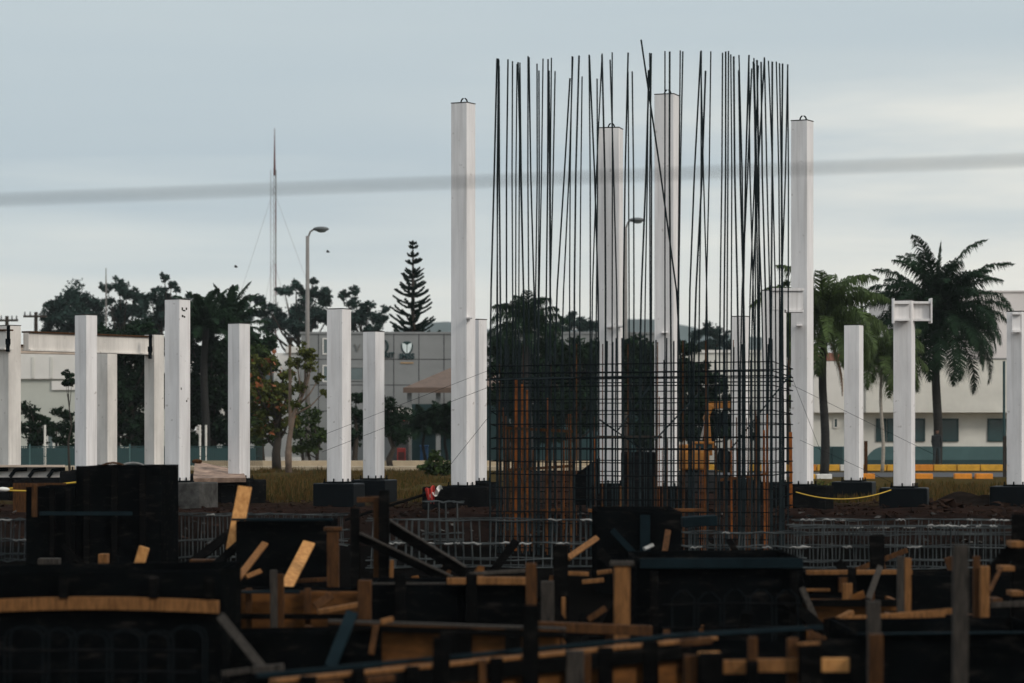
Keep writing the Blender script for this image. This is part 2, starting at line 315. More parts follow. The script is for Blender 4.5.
# ------------------------------------------------------------------ foliage tools
def leaves(mb, c, r, n, size, flat=.8, mi=0, shell=.45):
    for _ in range(n):
        v = Vector((random.gauss(0,.5), random.gauss(0,.5), random.gauss(0,.45)))
        if v.length > 1.5: continue
        p = Vector((c[0]+v.x*r, c[1]+v.y*r, c[2]+v.z*r*flat))
        a = Vector((random.gauss(0,1), random.gauss(0,1), random.gauss(0,.8)-.3)).normalized()
        q = a.cross(Vector((random.gauss(0,1), random.gauss(0,1), random.gauss(0,1)))).normalized()
        s = size*random.uniform(.45,1.2); wv = q*s*.32; lv = a*s*.5
        mb.add([p-lv, p+wv*.9, p+lv, p-wv], [(0,1,2,3)], mi)
def tree(name, label, D, base_px, clumps, leaf, bark, size=.4, dens=60, cat='tree', group=None, trunk=.17, flat=.8, extra=None, stems=1, depth=None, fill=3):
    bx = X(base_px, D); root = thing(name, label, cat, (bx, D, 0), group)
    cr = MB(); tr = MB(); sc_ = D/F
    top = max(Z(c[1], D) for c in clumps)
    cs = []
    big = []
    for px, py, r in clumps:
        big.append((px, py, r))
        for q in range(fill): 
            an = random.uniform(0, 6.283); big.append((px+math.cos(an)*r*.75, py+abs(math.sin(an))*r*.7-r*.15, r*random.uniform(.45,.7)))
    for px, py, r in big:
        rr = r*sc_; y = D+random.uniform(-1,1)*(depth if depth is not None else rr*1.6); c = Vector((X(px,D)*y/D, y, CAMZ+(HOR-py)/F*y)); cs.append((c, rr))
        size_ = size*.72; n = int(dens*max(.35, (rr/size)**2*1.25)) ; k = 11 if rr > 2*size else 6
        for q in range(k):   # sub-clumps give an uneven outline
            d = Vector((random.gauss(0,1), random.gauss(0,1), random.gauss(0,.8))).normalized()*rr*random.uniform(.25,.85)
            leaves(cr, c+d, rr*random.uniform(.28,.6), max(8, n//k), size_, flat, 0, .15)
        if extra:
            for q in range(int(n*extra[1])):
                leaves(cr, c, rr*.95, 1, size, flat, 1, .7)
    for k in range(stems):
        ox = (k-(stems-1)/2)*.35
        cen = sum((c for c, _ in cs), Vector())/len(cs); zt = top*.8
        path = [Vector((bx+ox, D, -.1))]
        for i in range(1,6):
            f = i/5; path.append(Vector((bx+ox+(cen.x-bx)*f*f+random.uniform(-.12,.12), D+(cen.y-D)*f, zt*f)))
        tr.tube(path, [trunk*(1.15-.8*i/5) for i in range(6)], 7)
    for c, rr in cs[::fill+1]:
        f = min(.95, max(.25, (c.z-rr*1.1)/zt*.75)); i = min(4, int(f*5)); s = path[i].lerp(path[i+1], f*5-i)
        m_ = s.lerp(c, .55)+Vector((0,0,-.08*(c-s).length))
        tr.tube([s, m_, c+Vector((0,0,rr*.2))], [trunk*.42, trunk*.28, trunk*.1], 5)
    cr.build('crown', [M[leaf]]+([M[extra[0]]] if extra else []), root); tr.build('trunk', M[bark], root, smooth=True)
    return root
def frond(mb, base, az, el0, length, droop, leaflet, nl=26, mi=0, hang=.5, wid=.05):
    pts = []; p = Vector(base); el = el0; n = 12; h = Vector((math.cos(az), math.sin(az), 0))
    for i in range(n+1):
        pts.append(p.copy()); p = p+(h*math.cos(el)+Vector((0,0,1))*math.sin(el))*(length/n); el -= droop/n*(.4+1.2*i/n)
    mb.tube(pts, [.035*(1-.8*i/n) for i in range(n+1)], 4, mi)
    side = Vector((-h.y, h.x, 0))
    for i in range(nl):
        t = .14+.86*i/(nl-1); k = min(n-1, int(t*n)); q = pts[k].lerp(pts[k+1], t*n-k); d = (pts[k+1]-pts[k]).normalized()
        ln = leaflet*(math.sin(math.pi*min(1, t*.86+.16))**.6)*random.uniform(.85,1.15)
        for sg in (-1,1):
            dirv = (side*sg*.85+d*(.45+.35*t)+Vector((0,0,random.uniform(-.15,.35)))).normalized()
            mid = q+dirv*ln*.5; tip = q+dirv*ln*.82+Vector((0,0,-hang*ln*random.uniform(.6,1.2)))
            wv = d*wid*.5*(1 if abs(d.z) < .95 else 1)
            mb.add([q-wv, q+wv, mid+wv*1.1, mid-wv*1.1, tip], [(0,1,2,3),(3,2,4)], mi)
def palm(label, D, px, cy, length_px, nf, leaf, bark, tw, droop=(1.2,1.9), leaflet=.6, el=(-.2,1.45), hang=.5, shaft=False, dead=0, group=None, wid=.06, name='palm_tree', nl=26, bulge=0):
    bx = X(px, D); zc = Z(cy, D); ln = length_px*D/F; root = thing(name, label, 'palm tree', (bx, D, 0), group)
    cr = MB(); tr = MB()
    ga = 2.399963; a0 = random.uniform(0, 6)
    for i in range(nf):
        f = i/(nf-1); e0 = el[1]+(el[0]-el[1])*f+random.uniform(-.12,.12)
        frond(cr, (bx, D, zc+.1*(1-f)), a0+i*ga, e0, ln*random.uniform(.85,1.1), random.uniform(*droop)*(.75+.25*f), leaflet, nl, 0, hang, wid)
    if shaft: frond(cr, (bx, D, zc), .4, 1.55, ln*.85, .12, leaflet*.45, 44, 0, .1, wid*1.4)
    for i in range(dead):
        frond(cr, (bx, D, zc-.1), [-.3,.35,3.3,-2.6][i%4]+random.uniform(-.2,.2), -1.1, ln*.85, .6, leaflet*.7, 20, 1, .8, wid)
    n = 10; tr.tube([Vector((bx+.06*math.sin(i*.7), D, -.1+(zc+.1)*i/n)) for i in range(n+1)], [tw*(1.12-.3*i/n+bulge*math.exp(-((i-5)/2.2)**2)) for i in range(n+1)], 9)
    cr.build('crown', [M[leaf], M['frond_dead']], root); tr.build('trunk', M[bark], root, smooth=True)
    if shaft: MB().tube([(bx,D,zc-1.1),(bx,D,zc-.6),(bx,D,zc+.3)], [tw*.95,tw*1.15,tw*.6], 9).build('crown_shaft', M['frond_dk'], root, smooth=True)
    return root

# ------------------------------------------------------------------ far gum trees
G = 'tall gum trees beyond the site'
tree('gum_tree', 'broad round dark gum tree, the leftmost on the skyline', 232, 76, [(60,306,13),(74,296,14),(88,303,12),(53,318,12),(75,316,17),(96,318,13),(72,332,22),(50,332,9),(95,335,14)], 'leaf_euc','bark', .42, 120, group=G, trunk=.3)
tree('gum_tree', 'gum tree with ragged gaps just right of the broad round one', 238, 122, [(106,287,6),(119,284,7),(127,292,10),(108,300,7),(121,310,13),(138,296,7),(136,308,11),(126,326,16)], 'leaf_euc','bark', .4, 115, group=G, trunk=.22)
tree('gum_tree', 'tall gum tree with a knob of leaves on top behind the tallest left column', 226, 162, [(164,277,5),(171,284,5),(177,289,4),(160,290,8),(149,298,11),(168,298,8),(160,312,15),(181,303,7),(190,296,4),(150,322,16),(196,303,4),(185,318,11)], 'leaf_euc','bark', .38, 110, group=G, trunk=.22)
tree('gum_tree', 'slim gum tree above the palms left of the radio mast', 228, 238, [(234,294,4),(238,305,9),(246,316,9),(230,318,9),(252,298,3),(240,330,13)], 'leaf_euc','bark', .38, 110, group=G, trunk=.2)
tree('gum_tree', 'wide open gum tree behind the radio mast and tall street lamp', 236, 300, [(261,300,7),(269,309,9),(257,314,7),(284,291,8),(296,285,8),(306,295,9),(319,292,9),(314,281,4),(327,300,8),(298,309,13),(318,313,13),(279,318,11),(330,316,9),(300,325,15),(270,325,11)], 'leaf_euc','bark', .4, 115, group=G, trunk=.3)
tree('gum_tree', 'small gum tree between the tall street lamp and the pine', 232, 362, [(344,294,6),(354,290,6),(351,303,7),(369,306,8),(361,315,11),(379,317,9),(384,309,5),(350,322,11),(374,328,11)], 'leaf_euc','bark', .38, 110, group=G, trunk=.2)
tree('gum_tree', 'gum tree behind the middle of the rebar cage beside the drooping palm', 215, 578, [(560,326,9),(574,321,9),(590,325,9),(570,338,14),(592,342,12),(548,335,9)], 'leaf_euc','bark', .38, 110, group=G, trunk=.2)
tree('gum_tree', 'umbrella shaped gum tree seen through the right half of the rebar cage', 235, 708, [(694,335,7),(707,329,8),(720,334,8),(699,345,9),(715,345,11),(730,345,8),(684,345,6)], 'leaf_euc','bark', .38, 110, group=G, trunk=.2)

# Norfolk pine
D = 172; bx = X(413, D); root = thing('pine_tree', 'tall conical pine with tiered branches behind the grey building', 'pine tree', (bx, D, 0))
cr = MB(); tr = MB(); zt = Z(240, D); zb_ = Z(346, D)
tr.tube([(bx,D,-.1),(bx,D,zt*.5),(bx,D,zt)], [.28,.18,.03], 7)
nt_ = 14
for k in range(nt_):
    f = (k/(nt_-1))**1.1; z = zt-.2-(zt-zb_)*f+random.uniform(-.12,.12); ln = (.16+f*1.62)*random.uniform(.9,1.06); nb_ = 9 if k > 2 else 5
    for j in range(nb_):
        a = 2*math.pi*(j+random.uniform(-.35,.35))/nb_+k*.5; h = Vector((math.cos(a), math.sin(a), 0)); pts = []
        l2 = ln*random.uniform(.72,1.12); zz = random.uniform(-.18,.18)*min(1,f*3)
        for i in range(7):
            u = i/6; pts.append(Vector((bx,D,z+zz))+h*l2*u+Vector((0,0,l2*(-.05*u+.42*u*u))))
        cr.tube(pts, [.05,.045,.04,.035,.03,.025,.02], 4)
        nn = int(12+l2*64)
        for q in range(nn):
            u = .1+.9*random.random(); i = min(5, int(u*6)); p = pts[i].lerp(pts[i+1], u*6-i); d = (pts[i+1]-pts[i]).normalized()
            s = d.cross(Vector((0,0,1))).normalized()*random.choice((-1,1))
            v = (d*.9+s*random.uniform(.1,.6)+Vector((0,0,random.uniform(-.1,.5)))).normalized()*random.uniform(.12,.24)*(1-.3*u)
            wv = v.cross(Vector((random.gauss(0,1),random.gauss(0,1),random.gauss(0,1)))).normalized()*.06
            cr.add([p-wv,p+wv,p+v+wv*.8,p+v-wv*.8], [(0,1,2,3)])
cr.build('crown', M['needle'], root); tr.build('trunk', M['bark'], root, smooth=True)

# ------------------------------------------------------------------ mid-distance trees and palms
G = 'dark trees in front of the buildings'
tree('broadleaf_tree', 'dark dense tree seen through the left white frame', 142, 135, [(120,342,20),(142,330,14),(150,352,18),(120,378,20),(142,396,20),(128,420,18),(104,334,10),(150,425,14),(112,400,14),(135,362,16),(105,360,12),(158,380,12),(105,425,12),(135,438,12)], 'leaf_dk','bark', .34, 115, group=G, fill=4)
tree('broadleaf_tree', 'dark dense tree right of the tallest left column', 146, 212, [(203,330,14),(212,352,18),(218,385,20),(203,410,18),(222,428,16),(200,372,16),(225,345,12),(190,345,14),(188,380,14),(192,415,14),(232,370,16),(235,400,14),(238,425,12),(205,438,14),(198,355,14),(205,395,16),(222,398,14),(232,438,12),(190,440,12),(215,362,14)], 'leaf_dk','bark', .34, 115, group=G, fill=4)
tree('broadleaf_tree', 'low dark tree under the radio mast', 150, 258, [(258,346,14),(250,336,9),(268,342,8),(246,360,13),(262,366,12),(248,390,14),(250,415,14),(246,435,12)], 'leaf_dk','bark', .34, 115, group=G, fill=4)
tree('broadleaf_tree', 'olive and rust leaved tree left of the slender young tree', 126, 277, [(262,374,14),(272,390,15),(261,408,14),(282,404,12),(275,425,11),(256,390,12),(262,430,10),(285,372,9),(290,390,10),(270,360,9),(290,420,9),(255,360,8)], 'leaf_ol','bark', .36, 55, extra=('leaf_or', .05), trunk=.2)
tree('young_tree', 'slender young tree with open olive crown and pale trunk', 121, 289, [(305,350,9),(297,362,8),(312,366,8),(320,378,6),(302,384,7),(325,392,4),(296,402,6),(310,356,7)], 'leaf_ol','bark_lt', .24, 70, trunk=.13)
tree('shrub', 'round dark green shrub beside the slender young tree', 133, 311, [(311,416,13),(301,430,12),(322,432,12),(312,442,12),(300,446,9)], 'leaf_md','bark', .3, 55, cat='shrub', stems=3, trunk=.08)
tree('broadleaf_tree', 'narrow dark tree showing between the two short middle columns', 134, 356, [(356,396,9),(354,412,11),(360,428,12),(350,440,10)], 'leaf_dk','bark', .27, 75, trunk=.14)
tree('broadleaf_tree', 'small dark leafy tree right of the short middle columns', 131, 391, [(388,402,9),(396,414,12),(390,430,13),(402,436,9),(382,420,10)], 'leaf_dk','bark', .27, 75, trunk=.14)
tree('broadleaf_tree', 'dark tree between the set back column and the brownish column, low and wide', 150, 118, [(108,352,12),(118,366,14),(108,390,13),(124,404,14),(114,424,14),(130,440,12),(140,372,12),(142,420,12)], 'leaf_dk','bark', .34, 115, group=G, fill=3)
tree('broadleaf_tree', 'low spreading olive tree left of the two short middle columns', 136, 262, [(258,350,10),(266,362,12),(252,378,11),(268,400,12),(256,420,12),(272,432,11),(282,385,9),(256,440,10)], 'leaf_md','bark', .3, 75, group=G, fill=3)
G2 = 'dark trees behind the rebar cage'
tree('broadleaf_tree', 'dark bushy tree behind the left end of the rebar cage', 138, 512, [(505,345,13),(520,352,16),(500,370,15),(522,380,16),(508,400,14),(535,362,15),(540,390,16),(545,415,14),(525,420,14),(497,350,10),(548,345,14),(510,365,16),(500,392,16),(520,410,16),(512,430,14),(540,432,14),(552,400,15)], 'leaf_dk','bark', .34, 115, group=G2, fill=4)
tree('broadleaf_tree', 'dark bushy tree behind the cage just left of its left inner column', 136, 575, [(560,358,18),(585,352,17),(572,378,20),(594,385,17),(556,392,17),(590,412,16),(548,372,14),(570,350,14),(600,365,12),(565,410,16),(578,425,12),(590,395,15),(570,400,16),(598,420,12),(600,345,12),(560,430,12)], 'leaf_dk','bark', .34, 115, group=G2, fill=4)
tree('broadleaf_tree', 'dark tree filling the gap between the two inner columns of the cage', 138, 641, [(640,346,17),(630,366,17),(650,376,17),(636,398,18),(652,412,15),(640,428,15),(626,350,12),(655,352,10),(645,358,16),(628,385,14),(648,440,12),(655,395,12)], 'leaf_dk','bark', .34, 115, group=G2, fill=4)
tree('broadleaf_tree', 'dark tree behind the orange digger', 138, 695, [(684,365,12),(700,372,11),(684,392,16),(706,398,14),(690,420,16),(716,418,14),(675,345,9),(728,400,9),(690,380,13),(675,378,12),(700,408,14),(715,385,12),(680,430,14),(725,425,13),(705,432,14),(740,410,12),(672,405,12),(745,432,12),(690,350,8)], 'leaf_dk','bark', .34, 115, group=G2, fill=4)
tree('broadleaf_tree', 'dark leafy tree between the beam stub column and the cage edge', 132, 788, [(787,282,4),(790,330,9),(786,350,10),(788,300,5),(790,375,12),(784,400,12)], 'leaf_md','bark', .3, 50, trunk=.15)
tree('shrub', 'left of the two low shrubs before the pale left building', 136, 35, [(30,408,9),(40,418,11),(28,428,11),(45,434,10),(36,440,11)], 'leaf_dk','bark', .27, 75, cat='shrub', trunk=.08, stems=2)
tree('shrub', 'right of the two low shrubs before the pale left building', 135, 62, [(62,414,10),(56,430,10),(70,428,11),(64,440,11)], 'leaf_dk','bark', .27, 75, cat='shrub', trunk=.08, stems=2)
tree('sapling', 'small dark leafy sapling against the pale wall beside a white column', 118, 70, [(68,374,5),(72,380,5),(66,383,3)], 'leaf_dk','bark', .26, 55, cat='sapling', trunk=.05)
tree('shrub', 'low feathery shrub on the grass near the tall left column', 112, 437, [(437,462,9),(427,466,8),(448,466,8),(436,455,7),(443,470,7),(431,471,7)], 'leaf_md','bark', .25, 60, cat='shrub', trunk=.05, stems=3, depth=.4)
tree('shrub', 'tiny yellow green weed bush at the foot of the right tall column', 80, 822, [(820,484,5),(828,487,5),(835,484,4)], 'leaf_ol','bark', .14, 60, cat='shrub', trunk=.02, stems=2, depth=.3)

palm('big dark royal palm with a dense crown above the right building', 131, 937, 318, 92, 66, 'frond_dk','palm_tr', .20, droop=(1.5,2.35), leaflet=.95, el=(-.45,1.38), hang=.55, shaft=True, wid=.06, nl=66, bulge=.05)
palm('light green palm with hanging dead fronds right of the tall right column', 112, 824, 326, 84, 42, 'frond_lt','palm_tr', .17, droop=(1.9,2.9), leaflet=.7, el=(-.2,1.4), hang=1.0, dead=4, wid=.06, nl=52)
palm('slim palm with a thin pale trunk between the two right hand columns', 124, 882, 358, 55, 26, 'frond_lt','palm_pale', .075, droop=(1.8,2.7), leaflet=.65, el=(-.3,1.2), hang=1.0, wid=.055, nl=40)
palm('drooping dark palm seen through the left part of the rebar cage', 120, 527, 328, 46, 24, 'frond_dk','palm_tr', .2, droop=(1.5,2.5), leaflet=.65, el=(-.1,1.5), hang=1.0, wid=.042, nl=40)
palm('dark palm rising beside the tallest left column', 144, 205, 328, 46, 30, 'frond_dk','palm_tr', .2, droop=(1.0,1.8), leaflet=.6, el=(0,1.5), hang=.5, wid=.1)
palm('dark palm with upright fronds behind the second left column', 147, 228, 332, 52, 30, 'frond_dk','palm_tr', .2, droop=(.8,1.6), leaflet=.6, el=(.1,1.5), hang=.5, wid=.1)
for lab, px, cy, ln in (('low arching palm clump by the grey building entrance, its left one', 424, 432, 34), ('low arching palm clump by the grey building entrance, its right one', 446, 428, 34)):
    palm(lab, 141, px, cy, ln, 26, 'frond_dk','palm_tr', .08, droop=(1.4,2.2), leaflet=.5, el=(.2,1.45), hang=.8, wid=.06, nl=28, group='arching palms at the entrance')

# ------------------------------------------------------------------ buildings
def wallbox(mb, x0, x1, y0, y1, z0, z1, mi=0): return mb.box(x0,x1,y0,y1,z0,z1,mi)
# grey clad building
D = 160; x0, x1 = X(301,D), X(668,D); zt = Z(334,D)
bld = thing('clinic_building', 'grey panel clad building with emblem and lettering on its front', 'building', (x0, D, 0))
MB().box(x0,x1,D,D+14,0,zt).build('wall', M['gpanel'], bld)
MB().box(x0-.06,x1+.06,D-.06,D+14.06,zt+.002,zt+.12).build('parapet_cap', M['gpanel'], bld)
mj = MB(); px = 318.5
while px < 668: mj.box(X(px,D)-.022, X(px,D)+.022, D-.012, D+.01, .2, zt-.002); px += 25.1
for py in (359.3, 385, 411, 436): mj.box(x0+.01,x1-.01,D-.010,D+.01,Z(py,D)-.022,Z(py,D)+.022)
mj.build('panel_joints', M['joint'], bld)
def window(parent, px0, px1, py0, py1, D, glass='glass', frame='white_w', fw=.07, mull=0):
    fx = MB(); a, b_, c, d = X(px0,D), X(px1,D), Z(py1,D), Z(py0,D)
    fx.box(a,b_,D-.05,D+.02,d-fw,d); fx.box(a,b_,D-.05,D+.02,c,c+fw); fx.box(a,a+fw,D-.048,D+.02,c+fw,d-fw); fx.box(b_-fw,b_,D-.048,D+.02,c+fw,d-fw)
    for k in range(mull): xm = a+(b_-a)*(k+1)/(mull+1); fx.box(xm-.025,xm+.025,D-.046,D+.02,c+fw,d-fw)
    f = fx.build('window', M[frame], parent); MB().box(a+fw*.9,b_-fw*.9,D-.02,D+.015,c+fw*.9,d-fw*.9).build('pane', M[glass], f)
    return f
window(bld, 322.5,332,338,354.5,D,'glass_lt'); window(bld, 322.5,332,365,382,D,'glass_lt'); window(bld, 346,364,366.5,381,D,'glass_lt','gpanel')
window(bld, 510,545,380,398,D,'glass'); window(bld, 560,598,380,398,D,'glass')
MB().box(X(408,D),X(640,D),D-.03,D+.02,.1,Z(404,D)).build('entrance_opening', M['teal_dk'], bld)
def text(body, px, py, size, mt, parent, D, name='lettering', ext=.03, align='CENTER', sx=1, off=0):
    cu = bpy.data.curves.new(name, 'FONT'); cu.body = body; cu.size = size; cu.align_x = align; cu.extrude = ext; cu.offset = off
    tmp = bpy.data.objects.new('tmp', cu); col.objects.link(tmp)
    me = bpy.data.meshes.new_from_object(tmp.evaluated_get(bpy.context.evaluated_depsgraph_get())); bpy.data.objects.remove(tmp); bpy.data.curves.remove(cu)
    me.transform(Matrix.Translation(Vector((X(px,D), D-.05, Z(py,D)))-ORG[parent.name]) @ Matrix.Rotation(R(90),4,'X') @ Matrix.Diagonal((sx,1,1,1)))
    me.materials.clear(); me.materials.append(mt); o = bpy.data.objects.new(name, me); col.objects.link(o); o.parent = parent; ORG[o.name] = ORG[parent.name]; return o
text('NAYARIT', 394.4, 357.4, .40, M['logo_green'], bld, D, align='RIGHT', ext=.03, off=.014)
text('IMSS', 407, 358.6, .42, M['logo_teal'], bld, D, sx=1.05, off=.012)
MB().box(X(400.5,D),X(413.5,D),D-.04,D+.01,Z(363.6,D),Z(362.0,D)).build('tan_line', M['tan_line'], bld)
text('V', 357.5, 351.5, .62, M['grey_letter'], bld, D, ext=.02)
# ring shaped numeral and shield emblem
mr_ = MB(); pts = [Vector((X(384.4,D)+.20*math.cos(a), D-.05, Z(346.2,D)+.33*math.sin(a))) for a in [i*math.pi/8 for i in range(17)]]
mr_.tube(pts, .06, 6).build('round_numeral', M['logo_green'], bld)
em = MB(); cx, cz, s = X(407,D), Z(347.2,D), D/F
def poly(mb, pts, y0, y1):
    n = len(pts); v = [(cx+x*s, y0, cz+z*s) for x, z in pts]+[(cx+x*s, y1, cz+z*s) for x, z in pts]
    mb.add(v, [tuple(range(n)), tuple(range(2*n-1,n-1,-1))]+[(i, i+n, (i+1)%n+n, (i+1)%n) for i in range(n)])
dark = MB(); poly(dark, [(-6,2),(-5.3,-3),(-3.2,-6.2),(0,-7.2),(3.2,-6.2),(5.3,-3),(6,2),(5,4.4),(2.2,5.8),(-2.2,5.8),(-5,4.4)], D-.03, D+.01); em_o = dark.build('emblem', M['logo_green'], bld)
wht = MB(); poly(wht, [(-4.8,4.4),(-4.6,0),(-3.4,-3.4),(-2,-5.4),(-.35,-6.2),(-.35,2.2),(-1.6,3.2)], D-.07, D-.034); poly(wht, [(4.8,4.4),(1.6,3.2),(.35,2.2),(.35,-6.2),(2,-5.4),(3.4,-3.4),(4.6,0)], D-.07, D-.034)
wht.build('white_wing_shield', M['logo_white'], em_o)
# entrance porch with hipped brown roof
D2 = 150; po = thing('entrance_porch', 'brown hipped porch roof over the grey building entrance', 'porch', (X(440,D2), D2, 0))
ez, tz = Z(387.5,D2), Z(366,D2); ax, bx2 = X(404,D2), X(520,D2)
MB().add([(ax,D2,ez),(bx2,D2,ez),(bx2,D2+9,ez),(ax,D2+9,ez),(X(448,D2),D2+4.5,tz),(X(480,D2),D2+4.5,tz)], [(0,1,5,4),(1,2,5),(2,3,4,5),(3,0,4),(3,2,1,0)]).build('roof', M['roof_br'], po)
MB().box(ax-.05,bx2+.05,D2-.06,D2-.003,ez-.28,ez-.003).build('fascia', M['roof_br'], po)
for px in (409, 438, 470, 512): MB().box(X(px,D2)-.12,X(px,D2)+.12,D2+.4,D2+.64,0,ez-.28).build('post', M['gpanel'], po)
# kiosk with white and red canopy
D3 = 145; k_ = thing('food_kiosk', 'small kiosk with white top and red awning by the entrance', 'kiosk', (X(400,D3), D3, 0))
MB().box(X(391,D3),X(411,D3),D3,D3+1.4,Z(415,D3),Z(408,D3)).build('sign_board', M['white_w'], k_)
MB().add([(X(391,D3),D3-.02,Z(415,D3)),(X(410,D3),D3-.02,Z(415,D3)),(X(411,D3),D3-.8,Z(420.5,D3)),(X(390,D3),D3-.8,Z(420.5,D3)),(X(391,D3),D3+.02,Z(415.6,D3)),(X(410,D3),D3+.02,Z(415.6,D3)),(X(411,D3),D3-.78,Z(421.3,D3)),(X(390,D3),D3-.78,Z(421.3,D3))], [(0,1,2,3),(7,6,5,4),(3,2,6,7),(0,3,7,4),(1,5,6,2)]).build('awning', M['red'], k_)
MB().box(X(392,D3),X(410,D3),D3+.1,D3+1.3,0,Z(415.1,D3)).build('body', M['joint'], k_)
for px in (391.5, 410): MB().box(X(px,D3)-.04,X(px,D3)+.04,D3-.76,D3-.68,0,Z(420,D3)).build('pole', M['lamp'], k_)
ci = thing('drinks_cooler', 'red drinks cooler standing at the kiosk', 'cooler', (X(401,143),143,0))
MB().box(X(397,143),X(405.5,143),143,143.5,.1,Z(448,143)).build('body', M['red'], ci, bevel=.03); MB().box(X(398.2,143),X(404.3,143),142.97,143.02,.35,Z(452,143)).build('door', M['redband'], ci)
for px in (398,404.5): MB().box(X(px,143)-.05,X(px,143)+.05,143.1,143.4,0,.1).build('foot', M['rubber'], ci)
bb = thing('wheeled_bin', 'blue wheeled bin by the grey building entrance', 'bin', (X(423,143),143,0))
MB().box(X(420,143),X(428,143),143,143.5,.12,Z(447,143)).build('body', M['blue'], bb, bevel=.04); MB().box(X(419.5,143),X(428.5,143),142.95,143.55,Z(447,143)+.003,Z(445,143)).build('lid', M['blue'], bb, bevel=.02)
MB().box(X(421,143),X(427,143),143.1,143.4,0,.12).build('wheels', M['rubber'], bb)

# pale building to the left
D = 168; bl = thing('pale_building', 'pale building with white upper band far left', 'building', (X(-20,D), D, 0))
MB().box(X(-120,D),X(172,D),D,D+12,0,Z(379,D)).build('wall', M['greenish'], bl)
MB().box(X(-120,D)-.2,X(172,D)+.2,D-.2,D+12.2,Z(379,D)+.003,Z(352,D)).build('upper_band', M['white_w'], bl)
for px in (33.5, 52): MB().box(X(px,D)-.08,X(px,D)+.08,D-.24,D-.203,Z(378,D),Z(357,D)).build('pilaster', M['beige'], bl)
MB().box(X(52,D),X(80,D),D-.12,D-.003,Z(390,D),Z(381,D)).build('white_panel', M['white_w'], bl)
window(bl, 84,96,395,412,D); window(bl, 47,54,432,450,D,'glass_lt','white_w')
# white low building behind the young tree
D = 172; bw = thing('white_building', 'low white building with stepped roof behind the young trees', 'building', (X(280,D), D, 0))
MB().box(X(196,D),X(300,D),D,D+8,0,Z(353,D)).build('wall', M['white_w'], bw); MB().box(X(286,D),X(299,D),D-.15,D+5,Z(353,D)+.003,Z(346.5,D)).build('roof_step', M['white_w'], bw)
window(bw, 255,275,370,386,D,'glass_lt')
# low white wall
D = 137; lw = tag(MB().box(X(262,D),X(301,D),D,D+.25,0,Z(457,D)).build('low_wall', M['white_w']), 'low white wall behind the thin trunks on the grass', 'wall')

# right hand white building
D = 140; br = thing('office_building', 'long pale building with teal base band and dark windows', 'building', (X(900,D), D, 0))
xl, xr = X(815,D), X(1150,D)
MB().box(xl,xr,D+.9,D+14,0,Z(412.6,D)).build('wall', M['beige'], br)
MB().box(X(866,D),xr,D,D+14.2,Z(412.5,D)+.002,Z(359.5,D)).build('parapet', M['beige'], br)
MB().box(X(815,D),X(866,D)-.003,D+.5,D+14.1,Z(412.5,D)+.003,Z(361,D)).build('parapet', M['white_w'], br)
MB().box(X(866,D)-.03,xr,D-.03,D+1,Z(359.5,D)+.003,Z(358,D)).build('roof_cap', M['gpanel'], br)
def band(mb, z1, y, px0, rnd=1.0):
    pts = [(X(px0,D),.02)]+[(X(px0,D)+rnd*(1-math.cos(a)), z1-rnd+rnd*math.sin(a)) for a in [i*math.pi/16 for i in range(9)]]+[(xr-.1,z1),(xr-.1,.02)]
    n = len(pts); mb.add([(x,y,z) for x,z in pts]+[(x,y+.04,z) for x,z in pts], [tuple(range(n-1,-1,-1)), tuple(range(n,2*n))]+[(i,(i+1)%n,(i+1)%n+n,i+n) for i in range(n)])
mb = MB(); band(mb, Z(446.5,D), D+.86, 867); mb.build('teal_base_band', M['teal'], br)
MB().box(X(868,D),xr-.12,D+.82,D+.858,.02,Z(460,D)).build('dark_skirting', M['teal_dk'], br)
MB().box(xl+.02,X(850,D),D+.85,D+.89,.02,Z(446.5,D)).build('teal_base_band', M['teal'], br)
Dw = D+.88
for a, b_ in ((876,886),(887,925),(939.5,958.5),(987.5,1006),(1030,1060)): window(br, a,b_,418.5,441.5,Dw,'glass','teal_dk',.08)
for a in (825,833.5): window(br, a,a+4.5,418,428,Dw,'glass','white_w',.05)
MB().box(X(834,D),X(844,D),D+.6,D+.84,.02,Z(447,D)).build('door', M['teal_dk'], br)
ac = thing('rooftop_unit', 'small air conditioner on the pale roof right of the palm trunk', 'air conditioner', (X(958,143), 143, Z(359.5,140)))
z0 = Z(359.5,140); MB().box(X(953,142),X(965,142),142,142.7,z0+.06,z0+.6).build('casing', M['white_w'], ac, bevel=.03); MB().box(X(954,142),X(960,142),141.97,142.02,z0+.14,z0+.52).build('fan_grille', M['joint'], ac); MB().box(X(953.5,142),X(964.5,142),142.1,142.6,z0,z0+.06).build('foot', M['joint'], ac)
D = 158; bu = thing('tall_building', 'blank pinkish building rising behind the royal palm', 'building', (X(960,D), D, 0))
MB().box(X(905,D),X(1180,D),D,D+16,0,Z(292,D)).build('wall', M['pinkw'], bu); MB().box(X(905,D)-.1,X(1180,D)+.1,D-.1,D+16.1,Z(292,D)+.003,Z(290.6,D)).build('roof_edge', M['pinkw'], bu)
D = 152; bt = thing('tiled_house', 'low house with red brown tiled roof behind the light palm', 'house', (X(848,D), D, 0))
MB().box(X(800,D),X(872,D),D,D+2.2,0,Z(361,D)).build('wall', M['teal'], bt)
rf = MB(); za, zb2 = Z(361,D)+.003, Z(352,D); a, b_ = X(798,D), X(875,D)
rf.add([(a,D-.4,za),(b_,D-.4,za),(b_,D+2.6,za),(a,D+2.6,za),(a+.5,D+1.1,zb2),(b_-.5,D+1.1,zb2)], [(0,1,5,4),(1,2,5),(2,3,4,5),(3,0,4),(3,2,1,0)]).build('roof', M['tile'], bt)
